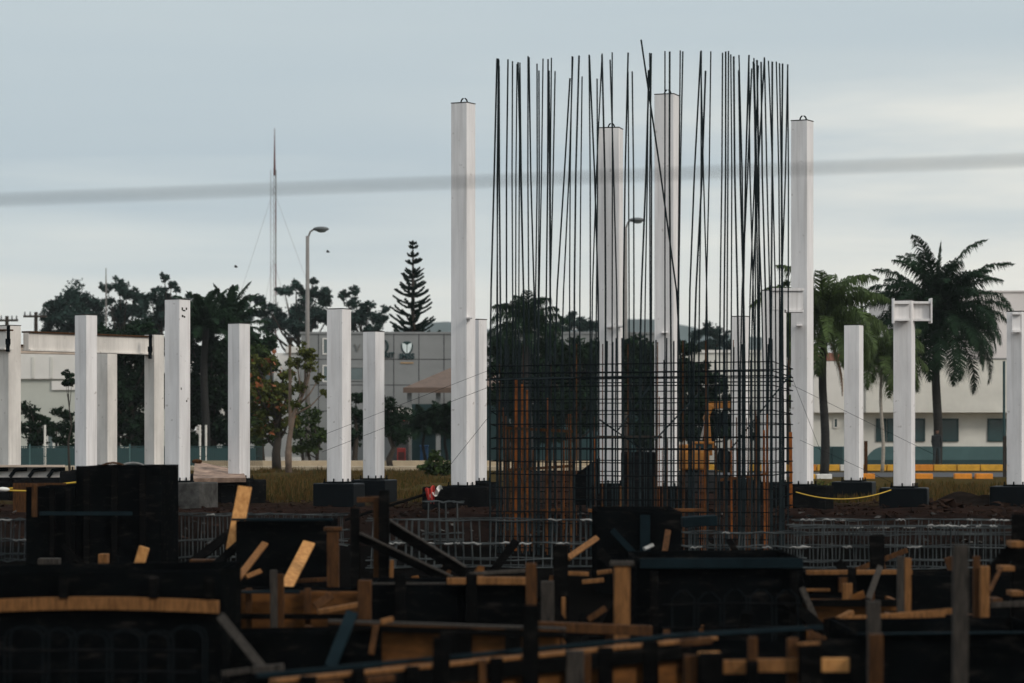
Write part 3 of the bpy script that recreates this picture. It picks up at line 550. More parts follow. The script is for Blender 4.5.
# building seen through the cage
D = 166; bp = thing('cream_building', 'cream building seen through the rebar cage right of centre', 'building', (X(720,D), D, 0))
MB().box(X(672,D),X(812,D),D,D+8,0,Z(353,D)).build('wall', M['beige'], bp); MB().box(X(672,D)-.1,X(812,D)+.1,D-.1,D+8.1,Z(353,D)+.003,Z(350,D)).build('roof_edge', M['white_w'], bp)
window(bp, 690,715,400,425,D)

# teal mesh fence
D = 131; fe = thing('mesh_fence', 'dark teal mesh fence along the pavement on the left', 'fence', (X(130,D), D, 0))
fm = MB(); xa, xb = X(-20,D), X(262,D); x = xa
while x < xb: fm.box(x, x+.035, D, D+.02, .1, Z(446,D)); x += .09
for z in (.12, .6, 1.05): fm.box(xa,xb,D-.012,D+.032,z,z+.035)
fm.build('mesh_panel', M['teal_dk'], fe)
x = xa
while x < xb+.1: MB().box(x-.03,x+.03,D-.05,D-.014,0,Z(444,D)).build('post', M['teal'], fe); x += 2.3
hd = tag(MB().box(X(0,134),X(255,134),134,134.6,0,Z(448,134)).build('teal_wall', M['teal_dk']), 'low dark teal wall behind the mesh fence', 'wall')
for px, lab in ((45,'thin pale pole behind the mesh fence, the leftmost of three'), (200,'thin pale pole under the dark trees, nearest the tallest left column'), (206,'thin pale pole under the dark trees, the rightmost of three')):
    D = 133; tag(MB().tube([(X(px,D),D,0),(X(px,D),D,Z(425,D))], .055, 6).build('thin_pole', M['kwhite']), lab, 'pole', 'thin pale poles behind the fence')

# lamps, poles, mast
def street_lamp(label, px, D, ytop, arm_px, dy, base_z=0):
    r = thing('street_lamp', label, 'street lamp', (X(px,D), D, 0)); zt = Z(ytop,D); x = X(px,D); xa = X(px+arm_px,D); za = zt+dy*D/F
    MB().tube([(x,D,0),(x,D,zt)], [.14,.085], 8).build('pole', M['lamp'], r, smooth=True)
    MB().tube([(x,D,0),(x,D,.5)], [.2,.18], 8).build('base', M['lamp'], r)
    MB().tube([(x,D,zt-.15),(x+(xa-x)*.25,D,zt+(za-zt)*.6),(x+(xa-x)*.6,D,za),(xa,D,za)], .05, 6).build('arm', M['lamp'], r, smooth=True)
    h = MB(); h.ball((0,0,0), .30, .42, 10, 8); h.v = [(xa+.12+v[0]*1.35, D+v[1]*.8, za+v[2]) for v in h.v]; h.build('lamp_head', M['lamp_dk'], r, smooth=True)
    h2 = MB(); h2.ball((0,0,0), .2, .5, 8, 6); h2.v = [(xa+.15+v[0]*1.2, D+v[1]*.8, za-.1+v[2]*.8) for v in h2.v]; h2.build('lens', M['glass_lt'], r, smooth=True)
street_lamp('tall street lamp left of the pine, its head turned right', 307.5, 140, 236, 11, 7)
street_lamp('street lamp seen through the rebar between the two inner columns', 625.5, 142, 227, 9, 7)
D = 122; pl = thing('post_lamp', 'short post lamp with lantern above the rust leaved tree', 'street lamp', (X(290,D),D,0))
MB().tube([(X(290,D),D,0),(X(290,D),D,Z(345,D))], [.085,.06], 7).build('post', M['bark_lt'], pl)
MB().tube([(X(290,D),D,Z(345,D)),(X(290,D),D,Z(341,D)),(X(290,D),D,Z(337.5,D))], [.06,.13,.17], 8).build('lantern', M['wood_gr'], pl); MB().tube([(X(290,D),D,Z(337.5,D)),(X(290,D),D,Z(336,D))], [.2,.08], 8).build('cap', M['joint'], pl)
D = 262; ms = thing('radio_mast', 'slim red and white lattice radio mast on the skyline', 'radio mast', (X(273.5,D), D, 0)); xm = X(273.5,D)
zt = Z(170,D); seg = [('white_w' if k % 2 else 'redband') for k in range(9)]
lg = [(-.26,-.1),(.22,-.12),(0,.3)]
for i, (dx, dy) in enumerate(lg):
    q = MB(); nseg = 9
    for k in range(nseg): q.tube([(xm+dx,D+dy,zt*k/nseg),(xm+dx,D+dy,zt*(k+1)/nseg)], .06 if i == 1 else .022, 5, k % 2)
    q.build('leg', [M['lamp'], M['redband']], ms)
q = MB(); k = 0; z = .4
while z < zt-.5:
    for i in range(3):
        a, b_ = lg[i], lg[(i+1)%3]; q.tube([(xm+a[0],D+a[1],z),(xm+b_[0],D+b_[1],z+.55)], .007, 3)
    z += .55
q.build('lattice', M['lamp'], ms)
MB().tube([(xm+.1,D,zt-.5),(xm+.1,D,Z(150,D)),(xm+.1,D,Z(128,D))], [.13,.07,.025], 6).build('antenna', M['redband'], ms)
gw = [MB().tube([(xm,D,Z(py,D)),(X(gx,D),D+8,0)], .012, 3).build('guy_wire', M['lamp'], ms) for py, gx in ((190,180),(190,365),(260,225),(260,322))]
for px, lab, yt in ((7,'wooden utility pole at the far left edge',316),(36,'wooden utility pole with wide crossarm near the broad gum tree',312)):
    D = 185; u = thing('utility_pole', lab, 'utility pole', (X(px,D),D,0), 'utility poles at the left'); x = X(px,D)
    MB().tube([(x,D,0),(x,D,Z(yt,D))], [.17,.12], 7).build('pole', M['bark'], u)
    MB().box(x-.8,x+.75,D-.2,D-.1,Z(yt+4,D)-.1,Z(yt+4,D)+.04).build('crossarm', M['bark'], u)
    for dx in (-.7,-.35,.35,.65): MB().tube([(x+dx,D-.15,Z(yt+4,D)+.04),(x+dx,D-.15,Z(yt+4,D)+.28)], [.06,.04], 6).build('insulator', M['lamp_dk'], u)
D = 205; tag(MB().tube([(X(106,D),D,0),(X(106,D),D,Z(285,D)),(X(106,D),D,Z(268,D))], [.08,.06,.03], 5).build('thin_aerial', M['lamp']), 'hair thin aerial sticking up behind the ragged gum tree', 'aerial')
for px, py, lab in ((236,267,'tiny bird in the sky just left of the radio mast'),(328,252,'tiny bird in the sky right of the tall street lamp')):
    D = 150; c = P(px,py,D); b1 = MB(); b1.ball((0,0,0), .05, .8, 6, 4); b1.v = [(c.x+v[0]*2.2, c.y+v[1], c.z+v[2]) for v in b1.v]
    for s in (-1,1): b1.add([(c.x-.05,c.y,c.z),(c.x+.06,c.y,c.z+.01),(c.x+.02,c.y+s*.22,c.z+.09),(c.x-.07,c.y+s*.24,c.z+.08)], [(0,1,2,3)])
    tag(b1.build('bird', M['bird']), lab, 'bird', 'birds in the sky')

# person
D = 129.4; x = X(936.5,D); pr = thing('person', 'person in dark clothes and cap standing by the yellow kerb', 'person', (x, D, .17))
def skin(name, chain, mats, parent, sub=1):
    vs = [v[0] for v in chain['v']]; me = bpy.data.meshes.new(name); me.from_pydata(vs, chain['e'], []); o = bpy.data.objects.new(name, me); col.objects.link(o)
    o.parent = parent; md = o.modifiers.new('skin', 'SKIN'); md.use_smooth_shade = True
    for i, v in enumerate(chain['v']): me.skin_vertices[0].data[i].radius = v[1]
    me.skin_vertices[0].data[0].use_root = True
    s = o.modifiers.new('sub', 'SUBSURF'); s.levels = sub; s.render_levels = sub; me.materials.append(mats); return o
pv = [((0,0,.92),(.15,.11)),((0,0,1.12),(.15,.11)),((0,.01,1.32),(.18,.11)),((.01,.01,1.43),(.09,.07)),((.02,0,1.5),(.05,.05)),((.035,-.01,1.57),(.075,.085)),((.04,-.01,1.67),(.07,.08)),
      ((-.17,0,1.38),(.06,.06)),((-.21,-.02,1.12),(.045,.045)),((-.17,-.06,.9),(.035,.035)),((-.16,-.07,.82),(.03,.035)),
      ((.18,0,1.38),(.06,.06)),((.22,-.04,1.12),(.045,.045)),((.19,-.12,.92),(.035,.035)),((.18,-.14,.84),(.03,.035)),
      ((-.09,0,.84),(.09,.09)),((-.1,-.01,.48),(.065,.065)),((-.1,.02,.1),(.045,.045)),((-.11,-.1,.04),(.04,.035)),
      ((.09,0,.84),(.09,.09)),((.12,-.03,.48),(.065,.065)),((.15,.02,.1),(.045,.045)),((.19,-.09,.04),(.04,.035))]
pe = [(0,1),(1,2),(2,3),(3,4),(4,5),(5,6),(2,7),(7,8),(8,9),(9,10),(2,11),(11,12),(12,13),(13,14),(0,15),(15,16),(16,17),(17,18),(0,19),(19,20),(20,21),(21,22)]
pm_ = bpy.data.materials.new('person_clothes'); pm_.use_nodes = True; t = pm_.node_tree; tcn = t.nodes.new('ShaderNodeTexCoord'); s_ = t.nodes.new('ShaderNodeSeparateXYZ'); t.links.new(tcn.outputs['Object'], s_.inputs[0])
mrr = t.nodes.new('ShaderNodeMapRange'); mrr.inputs['From Max'].default_value = 1.8; t.links.new(s_.outputs[2], mrr.inputs[0]); rr = t.nodes.new('ShaderNodeValToRGB'); rr.color_ramp.interpolation = 'CONSTANT'; t.links.new(mrr.outputs[0], rr.inputs[0])
rr.color_ramp.elements[0].color = (.01,.01,.01,1); rr.color_ramp.elements[1].position = .83; rr.color_ramp.elements[1].color = (.13,.065,.04,1)
for p, c in ((.05,(.028,.05,.058,1)),(.5,(.014,.02,.024,1))): k = rr.color_ramp.elements.new(p); k.color = tuple(q_*.5 for q_ in c[:3])+(1,)
t.links.new(rr.outputs[0], t.nodes['Principled BSDF'].inputs['Base Color']); t.nodes['Principled BSDF'].inputs['Roughness'].default_value = .9
skin('body', dict(v=pv, e=pe), pm_, pr, 2)
cp = MB(); cp.ball((x+.04,D-.01,.17+1.68), .095, .75, 10, 6); cp.beam((x-.03,D-.03,.17+1.67),(x-.14,D-.05,.17+1.655),.14,.02); cp.build('cap', M['hat'], pr, smooth=True)

# ------------------------------------------------------------------ white columns
def footing(label, px, D, w_, d_, ztop, rz=0, mt='conc_dk'):
    f = MB().obox((X(px,D), D, -.55), w_, d_, ztop+.55-.002, rz).build('concrete_footing', M[mt], bevel=.03)
    return tag(f, label, 'footing', 'footings under the white columns')
def column(label, px0, pxe, px1, top, bot, D, flabel, mt='white', loop=False, lugs=(), foot=(1.0,.9), fz=None, bolts=True, fmat='conc_dk'):
    wl, wr = (pxe-px0)*D/F, (px1-pxe)*D/F; th = math.atan2(wr, wl); s = math.hypot(wl, wr)
    cxp = (px0+px1)/2; x = X(cxp,D); z0, z1 = Z(bot,D), Z(top,D)
    r = thing('steel_column', label, 'column', (x,D,z0), 'white columns')
    rz = -th   # left face turned a little away from the camera
    sh = MB(); sh.obox((x,D,z0+.03), s, s, z1-z0-.03, rz); sh.build('shaft', M[mt], r, bevel=.012)
    MB().obox((x,D,z1+.002), s*1.015, s*1.015, .018, rz).build('cap_plate', M['conc'], r)
    MB().obox((x,D,z0), s+.12, s+.12, .028, rz).build('base_plate', M['steel_dark'], r)
    ca, sa = math.cos(rz), math.sin(rz)
    if bolts:
        k = s/2+.035
        for a, b_ in ((-k,-k),(0,-k),(k,-k),(k,0),(-k,0),(k,k)):
            bx_, by = x+a*ca-b_*sa, D+a*sa+b_*ca; MB().tube([(bx_,by,z0-.02),(bx_,by,z0+.10)], .018, 6).build('anchor_bolt', M['steel_dark'], r)
    if loop:
        pts = [Vector((x+.02+.07*math.cos(a), D, z1+.02+.105*math.sin(a))) for a in [i*math.pi/8 for i in range(9)]]
        MB().tube(pts, .018, 6).build('lifting_loop', M['steel_dark'], r)
    for lpx, ly in lugs: MB().box(X(lpx-2.5,D), X(lpx+3.5,D), D-s*.75-.1, D-s*.45, Z(ly+2,D), Z(ly,D)).build('bracket_lug', M[mt], r, bevel=.01)
    footing(flabel, cxp, D, foot[0], foot[1], z0, rz*.6, fmat)
    return r, x, s, rz
chip_col = column('tallest left column with dark chips near its top', 165,181,190, 300,482,62, 'grey concrete footing under the tallest left column', foot=(1.5,1.0), fmat='conc')
_r, _x, _s, _z = chip_col; nr_ = Vector((math.cos(_z), math.sin(_z), 0)); tg = Vector((-math.sin(_z), math.cos(_z), 0))
for u, py, w_, h_ in ((-.5,310.5,.05,.06),(-.2,311.5,.10,.03),(.25,310,.05,.05),(-.45,317.5,.06,.05),(-.1,318,.05,.04),(-.7,390,.03,.05),(.3,402,.04,.04)):
    c_ = Vector((_x,62,0))+nr_*(_s/2)+tg*u*_s/2; c_.z = Z(py,62); MB().obox(c_, .008, w_, h_, _z).build('chip', M['wood_gr'], _r)
column('plain white column left of the rust leaved tree', 228,240.5,250, 324,479.5,67, 'dark footing under the column left of the rust leaved tree')
column('left of the two short columns before the grey building', 327,343,351, 309.5,483,63, 'footing with plastic sheet under the left short middle column', foot=(.95,.8), fmat='tarp')
column('right of the two short columns before the grey building', 363,376,384.5, 332,479.5,68, 'footing with plastic sheet under the right short middle column', foot=(.9,.8), fmat='tarp')
column('tall white column left of the rebar cage', 451,467,475.5, 104,486.5,62, 'broad dark footing under the tall column left of the cage', loop=True, lugs=((469,317.5),), foot=(1.5,1.2))
column('lower white column tucked behind the tall column left of the cage', 468,479,487, 320,482,66.5, 'footing under the lower column behind the tall one', foot=(.8,.8))
column('tall column inside the cage, the shorter and left of two', 597.5,618.5,623.5, 129,484.5,63, 'footing under the left tall column inside the cage', loop=True, lugs=((609,326.5),(620,326)))
column('tallest column of all, inside the cage behind the bent bars', 654,673,679.5, 95.5,487.5,61.5, 'footing under the tallest column inside the cage', loop=True, lugs=((663,332),))
column('low white column behind the right part of the cage', 731,745,750, 317,480,69, 'footing under the low column behind the cage')
column('column with a beam stub at its head beside the right tall column', 761,780,787, 291,484,66, 'footing under the column with the beam stub')
column('tall white column at the right edge of the cage', 790.5,806,814, 121.5,485.5,61.5, 'dark footing under the tall column right of the cage', loop=True, lugs=((797,325),), foot=(1.2,1.0))
column('plain short column between the light palm and the slim palm', 843.5,858,864, 325.5,481.5,70, 'black footing under the short column between the palms', foot=(1.0,.9), fmat='tarp')
rc, x, s, rz = column('white column with cross shaped head before the royal palm', 892.5,910,916, 301,487.5,63, 'black footing under the column with the cross shaped head', foot=(1.05,.9), fmat='tarp')
def stub(r, D, pxa, pxb, y0, y1, off, depth=.22, mt='white', endplate=None):
    a, b_ = X(pxa,D), X(pxb,D); yy = D-off; z0, z1 = Z(y1,D), Z(y0,D); t_ = .05
    MB().box(a,b_,yy,yy+depth,z1-t_,z1).build('flange', M[mt], r); MB().box(a,b_,yy,yy+depth,z0,z0+t_).build('flange', M[mt], r)
    MB().box(a+.01,b_-.01,yy+depth*.35,yy+depth*.65,z0+t_,z1-t_).build('web', M[mt], r)
    if endplate: MB().box(b_+.002 if endplate > 0 else a-.032, b_+.034 if endplate > 0 else a-.002, yy-.03, yy+depth+.03, z0-.05, z1+.07).build('end_plate', M[mt], r)
stub(rc, 63, 911,930, 301.5,321, .10, .3, endplate=1)
stub(rc, 63, 892,907, 302.5,321.5, .42, .2, endplate=-1)
rc2, *_ = column('white column cut off by the right edge of the photo', 1006,1020,1028, 312,486,64, 'black footing at the right edge of the photo', foot=(1.1,.9), fmat='tarp')
stub(rc2, 64, 1009,1018, 313,333, .45, .25)
D = 60.75; bs = thing('beam_stub', 'short white box beam stub bolted left of the tall right column', 'beam', (X(790,D),D-.4,Z(312,D)))
MB().box(X(771,D),X(801,D),D-.42,D-.1,Z(312,D)+.03,Z(290.5,D)-.03).build('web', M['white'], bs); MB().box(X(770,D),X(802,D),D-.46,D-.06,Z(290.5,D)-.028,Z(290,D)+.02).build('top_flange', M['white'], bs); MB().box(X(784,D),X(801.5,D),D-.46,D-.06,Z(313,D),Z(312,D)+.028).build('bottom_flange', M['white'], bs)

# left portal frame
GP = 'columns of the left portal frame'
def fcol(label, px0, pxe, px1, top, bot, D, flabel, mt):
    r, *_ = column(label, px0,pxe,px1, top,bot,D, flabel, mt, foot=(1.0,1.0), bolts=False); return r
fcol('column at the far left edge carrying the frame beam', -1,10.5,21, 326,467,71, 'raised footing under the far left frame column', 'cream')
fcol('frame column set back behind the second white column', 97,109,117, 350,467,77, 'raised footing under the set back frame column', 'cream')
fcol('brownish column under the right end of the frame beam', 144.5,155.5,164, 335,467,75, 'raised footing under the brownish frame column', 'cream')
column('white column standing in front of the left frame beam', 75,88,97, 315.5,471,66, 'dark footing under the column before the frame beam', foot=(.9,.9))
def ibeam(label, p0, p1, h, b_, mt, name='steel_beam'):
    p0, p1 = Vector(p0), Vector(p1); r = thing(name, label, 'beam', p0)
    up = Vector((0,0,1)); t_ = .04
    MB().beam(p0+up*(h/2-t_/2), p1+up*(h/2-t_/2), b_, t_).build('flange', M['wood_br'], r, bevel=.004); MB().beam(p0-up*(h/2-t_/2), p1-up*(h/2-t_/2), b_, t_).build('flange', M[mt], r, bevel=.004)
    MB().beam(p0, p1, b_*.6, h-2*t_-.004).build('web', M[mt], r)
    return r
ibeam('long white beam spanning the left portal frame', P(26,341,71), P(152,345.5,75.0), 19.5/F*72, .30, 'cream')
ibeam('stub of white beam left of the far left column', P(-60,340,73), P(9,339.5,70.6), 20/F*72, .26, 'cream')
ibeam('rear white beam of the left frame seen just under the front beam', P(20,349,79), P(112,351,79), 9/F*79, .3, 'tan_paint')

# plates added to stand for dark stains at the beam joints
for px, py, D, lab in ((10,335,70.1,'dark plate added as the stain at the left end of the frame beam'),(151.5,343,74.4,'dark plate added as the stain at the right end of the frame beam')):
    c = P(px,py,D); k = thing('joint_stain', lab, 'stain', c)
    MB().box(c.x-.04,c.x+.04,D-.25,D-.2,c.z-.28,c.z+.22).build('plate', M['steel_dark'], k); MB().tube([(c.x,D-.3,c.z-.42),(c.x,D-.3,c.z-.2)], .05, 6).build('stain_rod', M['steel_dark'], k)
    MB().box(c.x-.06,c.x+.06,D-.3,D-.25,c.z-.24,c.z-.1).build('stain_block', M['steel_dark'], k)

# ------------------------------------------------------------------ rebar cage
CX0, CX1 = X(492,50), X(792,50)
cage = thing('rebar_cage', 'tall cage of dark upright reinforcing bars tied with rows of hoops', 'rebar cage', ((CX0+CX1)/2, 52, -.5))
# corners of the plan (front-left, front-right, back-right, back-left)
FL, FR, BR, BL = Vector((X(494,50.5),50.5,0)), Vector((X(772,48.5),48.5,0)), Vector((X(792,54),54,0)), Vector((X(500,56),56,0))
def on(ring, t):
    a, b_ = ring; return a.lerp(b_, t)
def wall_at(px, front):
    a, b_ = (FL, FR) if front else (BL, BR); lo, hi = 0., 1.
    for _ in range(30):
        m_ = (lo+hi)/2; q = a.lerp(b_, m_)
        if 512+q.x/q.y*F < px: lo = m_
        else: hi = m_
    return a.lerp(b_, (lo+hi)/2)
tall = [(491,497,58),(497,499,60),(498,498.5,58),(507,508,60),(513,512.5,62),(516,517,64),(523.5,518,63),(524,520,67),(529,528,57),(534.5,529,57),(538,539,70),(539,543,59),(550,549,70),(551,551.5,57),(550,555,72),(557,570,78),(563,573,56),(570,572,57),(575,579,56),(580,582,77),(590,589,55),(597.5,589.5,55),(596,597,79),(593,602,54),(605,602,55),(612,612,53),(616.5,610,60),(624,628,53),(633.5,632,72),(629,628,72),(641,649,70),(645,648.5,70),(650.5,651,54),(676,641,40),(651,650,52),(665,665,51),(671,670,51),(678,680,51),(679,683,51),(690.5,701,51),(699,701,51),(707,701,51),(695.5,706,70),(706,711,51),(720,723,52),(724,726,51),(727,728,52),(731,731,54),(738,734,56),(743,739,55),(742,752,68),(744,749,55),(754,749,56),(755,754,58),(759,757,60),(762,754,64),(753,764,58),(766,761,62),(770,765,58),(775,769,60),(771,772,62),(779,776,62),(781,779,64),(783,783,63),(781,788,64),(788,788,65),(500.5,499,66),(519,520,62),(535,537,64),(546,548,60),(757,753,62),(750,758,66),(744,739,70)]
for i, (xb_, xt_, yt) in enumerate(tall):
    # xb_ is where the bar stands at photo height 290
    front = i % 2 == 0; q = wall_at(min(788, max(494, xb_)), front); D = q.y; k = D
    xb = X(xb_, D); xt = X(xt_, D); zt = Z(yt, D); z290 = Z(290, D); zl = Z(372, D); sl = (xt-xb)/(zt-z290)
    xl_ = xb-sl*(z290-zl)*.45
    yl = random.uniform(-.12,.12); bw = random.uniform(-.025,.025)
    MB().tube([(xl_,D,-.55),(xl_,D,zl),(xb+bw*.5,D+yl*.3,z290),((xb+xt)/2+bw,D+yl*.7,(z290+zt)/2),(xt,D+yl,zt)], (.0148 if i % 3 else .0185), 6).build('tall_bar', M['rebar'], cage)
for i in range(35):
    px = 496+i*8.5+random.uniform(-1.6,1.6); fr = i % 2; q = wall_at(min(791,px), fr); D = q.y
    MB().tube([(q.x,D,-.55),(q.x,D,1.5),(q.x+random.uniform(-.03,.03),D,Z(338+random.choice((0,0,1,2,3,9)),D))], .016, 6).build('starter_bar', M['rebar'], cage)
for i in range(34):
    px = 499+i*8.7+random.uniform(-1.8,1.8); fr = 1-i % 2; q = wall_at(min(795,px), fr); D = q.y
    MB().tube([(q.x,D,-.55),(q.x+random.uniform(-.015,.015),D,Z(340+random.choice((0,2,4,20,24)),D))], (.011), 6).build('starter_bar', M['rebar'] if i % 3 else M['rust_dim'], cage)
for i in range(38):
    px = random.uniform(497,602) if i % 2 else random.uniform(640,778); q = wall_at(px, i % 4 < 3); D = q.y+random.uniform(-.05,.5); x = q.x
    MB().tube([(x,D,-.55),(x+random.uniform(-.03,.03),D,Z(random.uniform(395,480),D))], random.uniform(.007,.012), 5).build('dowel_bar', M['rust' if i % 3 == 0 else 'rust_dim'], cage)
py = 364; kk = 0
while py < 566:
    z = Z(py, 49.5); j = lambda: random.uniform(-.018,.018); e_ = .05
    pts = [FL+Vector((-e_,-.02,z+j())), FL.lerp(FR,.5)+Vector((0,-.02,z+j())), FR+Vector((e_*.3,-.02,z+j())), BR+Vector((e_*.3,.02,z+j())), BL.lerp(BR,.5)+Vector((0,.02,z+j())), BL+Vector((-e_,.02,z+j()))]
    MB().tube(pts+[pts[0]], (.0125 if kk in (1,2) else .0105), 5).build('hoop', M['steel_dark'], cage)
    py += [9,4,9,13][kk] if kk < 4 else random.uniform(11,13.5); kk += 1
# diagonal braces
for a, b_ in (((618,430),(650,386)),((600,420),(640,448)),((730,450),(790,375)),((486,380),(640,376)),((655,440),(700,392))):
    p, q = P(*a,49.2), P(*b_,50.4); MB().tube([p,q], .014, 5).build('diagonal_brace', M['rebar'], cage)

# rusty upright bars and shores around the cage
def upright(name, label, cat, px, y0, y1, D, wpx, mt, group=None, lean=0, base=None):
    x = X(px,D); wd = wpx*D/F; zb_ = base if base is not None else Z(y1,D)
    xb = x-lean*D/F
    o = MB().beam((xb,D,zb_),(x,D,Z(y0,D)), wd, wd*.8, up=(0,1,0)).build(name, M[mt], bevel=.006)
    return tag(o, label, cat, group)
GR = 'rusty steel shores at the foot of the cage'
for px, y0, y1, wp, mt, lab in ((516.5,378,515,4.5,'rust','widest rusty orange shore at the left of the cage'),(522,384,512,3,'rust','rusty shore close right of the widest orange one'),(527,390,516,2.6,'rust','thin rusty shore right of the pair at the left of the cage'),
        (505.5,416,545,3,'rust_dim','leftmost brown shore at the foot of the cage'),(512,432,530,2.4,'rust_dim','thin brown shore between the leftmost and the widest orange one'),(534,450,500,4,'rust_dim','short thick brown shore under the drooping palm'),
        (547,430,512,2.4,'rust_dim','brown shore in the middle of the left cage half'),(556,462,545,2.6,'rust','low rusty shore standing at the front near the beam cage'),(569.5,414,520,4.5,'rust_dim','brown timber coloured shore with pointed top left of the inner column'),(575,424,500,2.4,'wood_gr','grey thin shore touching the pointed brown one'),
        (595,438,505,2.4,'rust','thin orange shore at the left edge of the left inner column'),(621,486,508,3,'wood','short tan stake at the right foot of the left inner column'),(656,440,505,2.6,'rust_dim','brown shore at the left foot of the tallest inner column'),
        (704.5,478,512,3,'wood','short tan stake below the orange digger'),(725,436,545,3.4,'rust_dim','brown shore just right of the orange digger'),(731,440,540,2.6,'rust','thin rusty shore right of the digger, inner of the pair'),(737,448,545,2.4,'rust_dim','thin brown shore left of the low column foot'),
        (744,440,532,2.8,'rust','rusty shore across the low column foot'),(751,442,538,2.4,'rust_dim','thin brown shore right of the low column foot'),(757,418,535,5,'rust_dim','thickest brown shore at the right front corner of the cage'),(764,430,532,2.6,'rust','rusty shore at the right front corner of the cage'),
        (790.5,432,480,4,'rust','short rusty shore touching the tall right column')):
    upright('steel_shore', lab, 'shore', px, y0, y1, 51.6 if px < 600 else 50.3 if px < 780 else 60, wp*.75, mt, GR, lean=random.uniform(-1.5,1.5), base=-.52)
for a, b_, D0, D1, lab, mt in (((506,428),(574,431.5),51.4,51.4,'tan rail tied across the left shores of the cage','wood_br'),((508,470),(572,466),51.4,51.4,'middle rail tied across the left shores','wood_br'),((500,513),(572,509),51.4,51.4,'lowest rusty rail across the left shores','rust_dim'),((596,437),(662,437),51.4,51.4,'rail between the two inner columns','wood_gr'),((720,480),(768,474),51.4,51.4,'rail across the right front shores','rust_dim')):
    tag(MB().beam(P(*a,D0), P(*b_,D1), .05, .05).build('cross_rail', M[mt]), lab, 'rail', 'rails tied across the shores')
tag(MB().beam(P(588,510.5,46.6), P(704,510,46.6), .2, .05).build('timber_plank', M['rust_dim'], bevel=.005), 'long rust brown plank lying in front of the inner columns', 'plank')
o = thing('sheet_steel_pile', 'dark tilted sheet leaning at the left foot of the inner column', 'sheet', P(590,510,55))
MB().add([P(574,505,55),P(600,505,55.2),P(600,458,55.6),P(596,459,55.6),P(574,476,55.3),P(574,505,55.1),P(600,505,55.3),P(600,458,55.7),P(596,459,55.7),P(574,476,55.4)], [(0,1,2,3,4),(9,8,7,6,5),(0,4,9,5),(4,3,8,9),(3,2,7,8),(2,1,6,7)]).build('sheet', M['form'], o)
tag(MB().box(X(622,58),X(656,58),58,58.6,-.4,Z(452,58)).build('dark_form_box', M['conc_dk'], bevel=.03), 'dark formwork box standing between the two inner columns', 'box')  # dark box stands for formwork between the columns

# orange excavator
D = 80; ex = thing('excavator', 'small orange digger half hidden behind the rebar cage', 'excavator', (X(705,D),D,0))
for k in (0, 1.05):
    tr_ = MB(); a = []
    for i in range(16):
        t_ = i*2*math.pi/16; a.append(((1.05 if math.cos(t_) > 0 else -1.05)+.22*math.cos(t_), .24+.22*math.sin(t_)))
    n = len(a); tr_.add([(X(700,D)+u, D-.7+k, v) for u, v in a]+[(X(700,D)+u, D-.4+k, v) for u, v in a], [tuple(range(n-1,-1,-1)), tuple(range(n,2*n))]+[(i,(i+1)%n,(i+1)%n+n,i+n) for i in range(n)])
    tr_.build('track', M['rubber'], ex)
MB().tube([(X(698,D),D,.45),(X(698,D),D,.62)], .5, 14).build('slew_ring', M['joint'], ex)
zf = .62
MB().box(X(679,D),X(708,D),D-.7,D+.7,zf+.003,zf+.55).build('house', M['exc'], ex, bevel=.06); MB().box(X(679.5,D),X(692,D),D-.65,D+.65,zf+.555,zf+.72).build('engine_hood', M['exc'], ex, bevel=.05)
cb = MB()
for xx in (X(693,D), X(712,D)):
    for yy in (D-.6, D+.1): cb.box(xx-.03,xx+.03,yy-.03,yy+.03,zf+.555,Z(444,D))
cb.build('cab_frame', M['exc'], ex); MB().box(X(692,D),X(713,D),D-.66,D+.16,Z(444,D)+.002,Z(441.5,D)).build('cab_roof', M['exc'], ex, bevel=.02); MB().box(X(693.5,D),X(711.5,D),D-.57,D+.07,zf+.56,Z(444,D)-.004).build('cab_glass', M['glass'], ex)
MB().beam((X(710,D),D+.2,zf+.4), P(707,418,D)+Vector((0,.2,0)), .16, .26, up=(0,1,0)).build('boom', M['exc'], ex, bevel=.02)
MB().beam(P(706,420,D)+Vector((0,.2,0)), P(711,404.5,D)+Vector((0,.2,0)), .16, .24, up=(0,1,0)).build('boom', M['exc'], ex, bevel=.02)
MB().beam(P(706,405.5,D)+Vector((0,.2,0)), P(733,404.5,D)+Vector((0,.2,0)), .15, .2).build('dipper_arm', M['exc'], ex, bevel=.02)
MB().beam(P(727,407,D)+Vector((0,.2,0)), P(713,442,D)+Vector((0,.2,0)), .12, .2, up=(0,1,0)).build('dipper_arm', M['steel_dark'], ex, bevel=.02)
MB().tube([P(701,440,D),P(708,412,D)], .04, 6).build('ram', M['lamp'], ex)
bk = MB(); bk.add([P(716,470,D),P(730,472,D),P(732,452,D),P(720,448,D)]+[v+Vector((0,.5,0)) for v in (P(716,470,D),P(730,472,D),P(732,452,D),P(720,448,D))], [(3,2,1,0),(4,5,6,7),(0,1,5,4),(1,2,6,5),(3,0,4,7)]); bk.build('bucket', M['steel_dark'], ex)

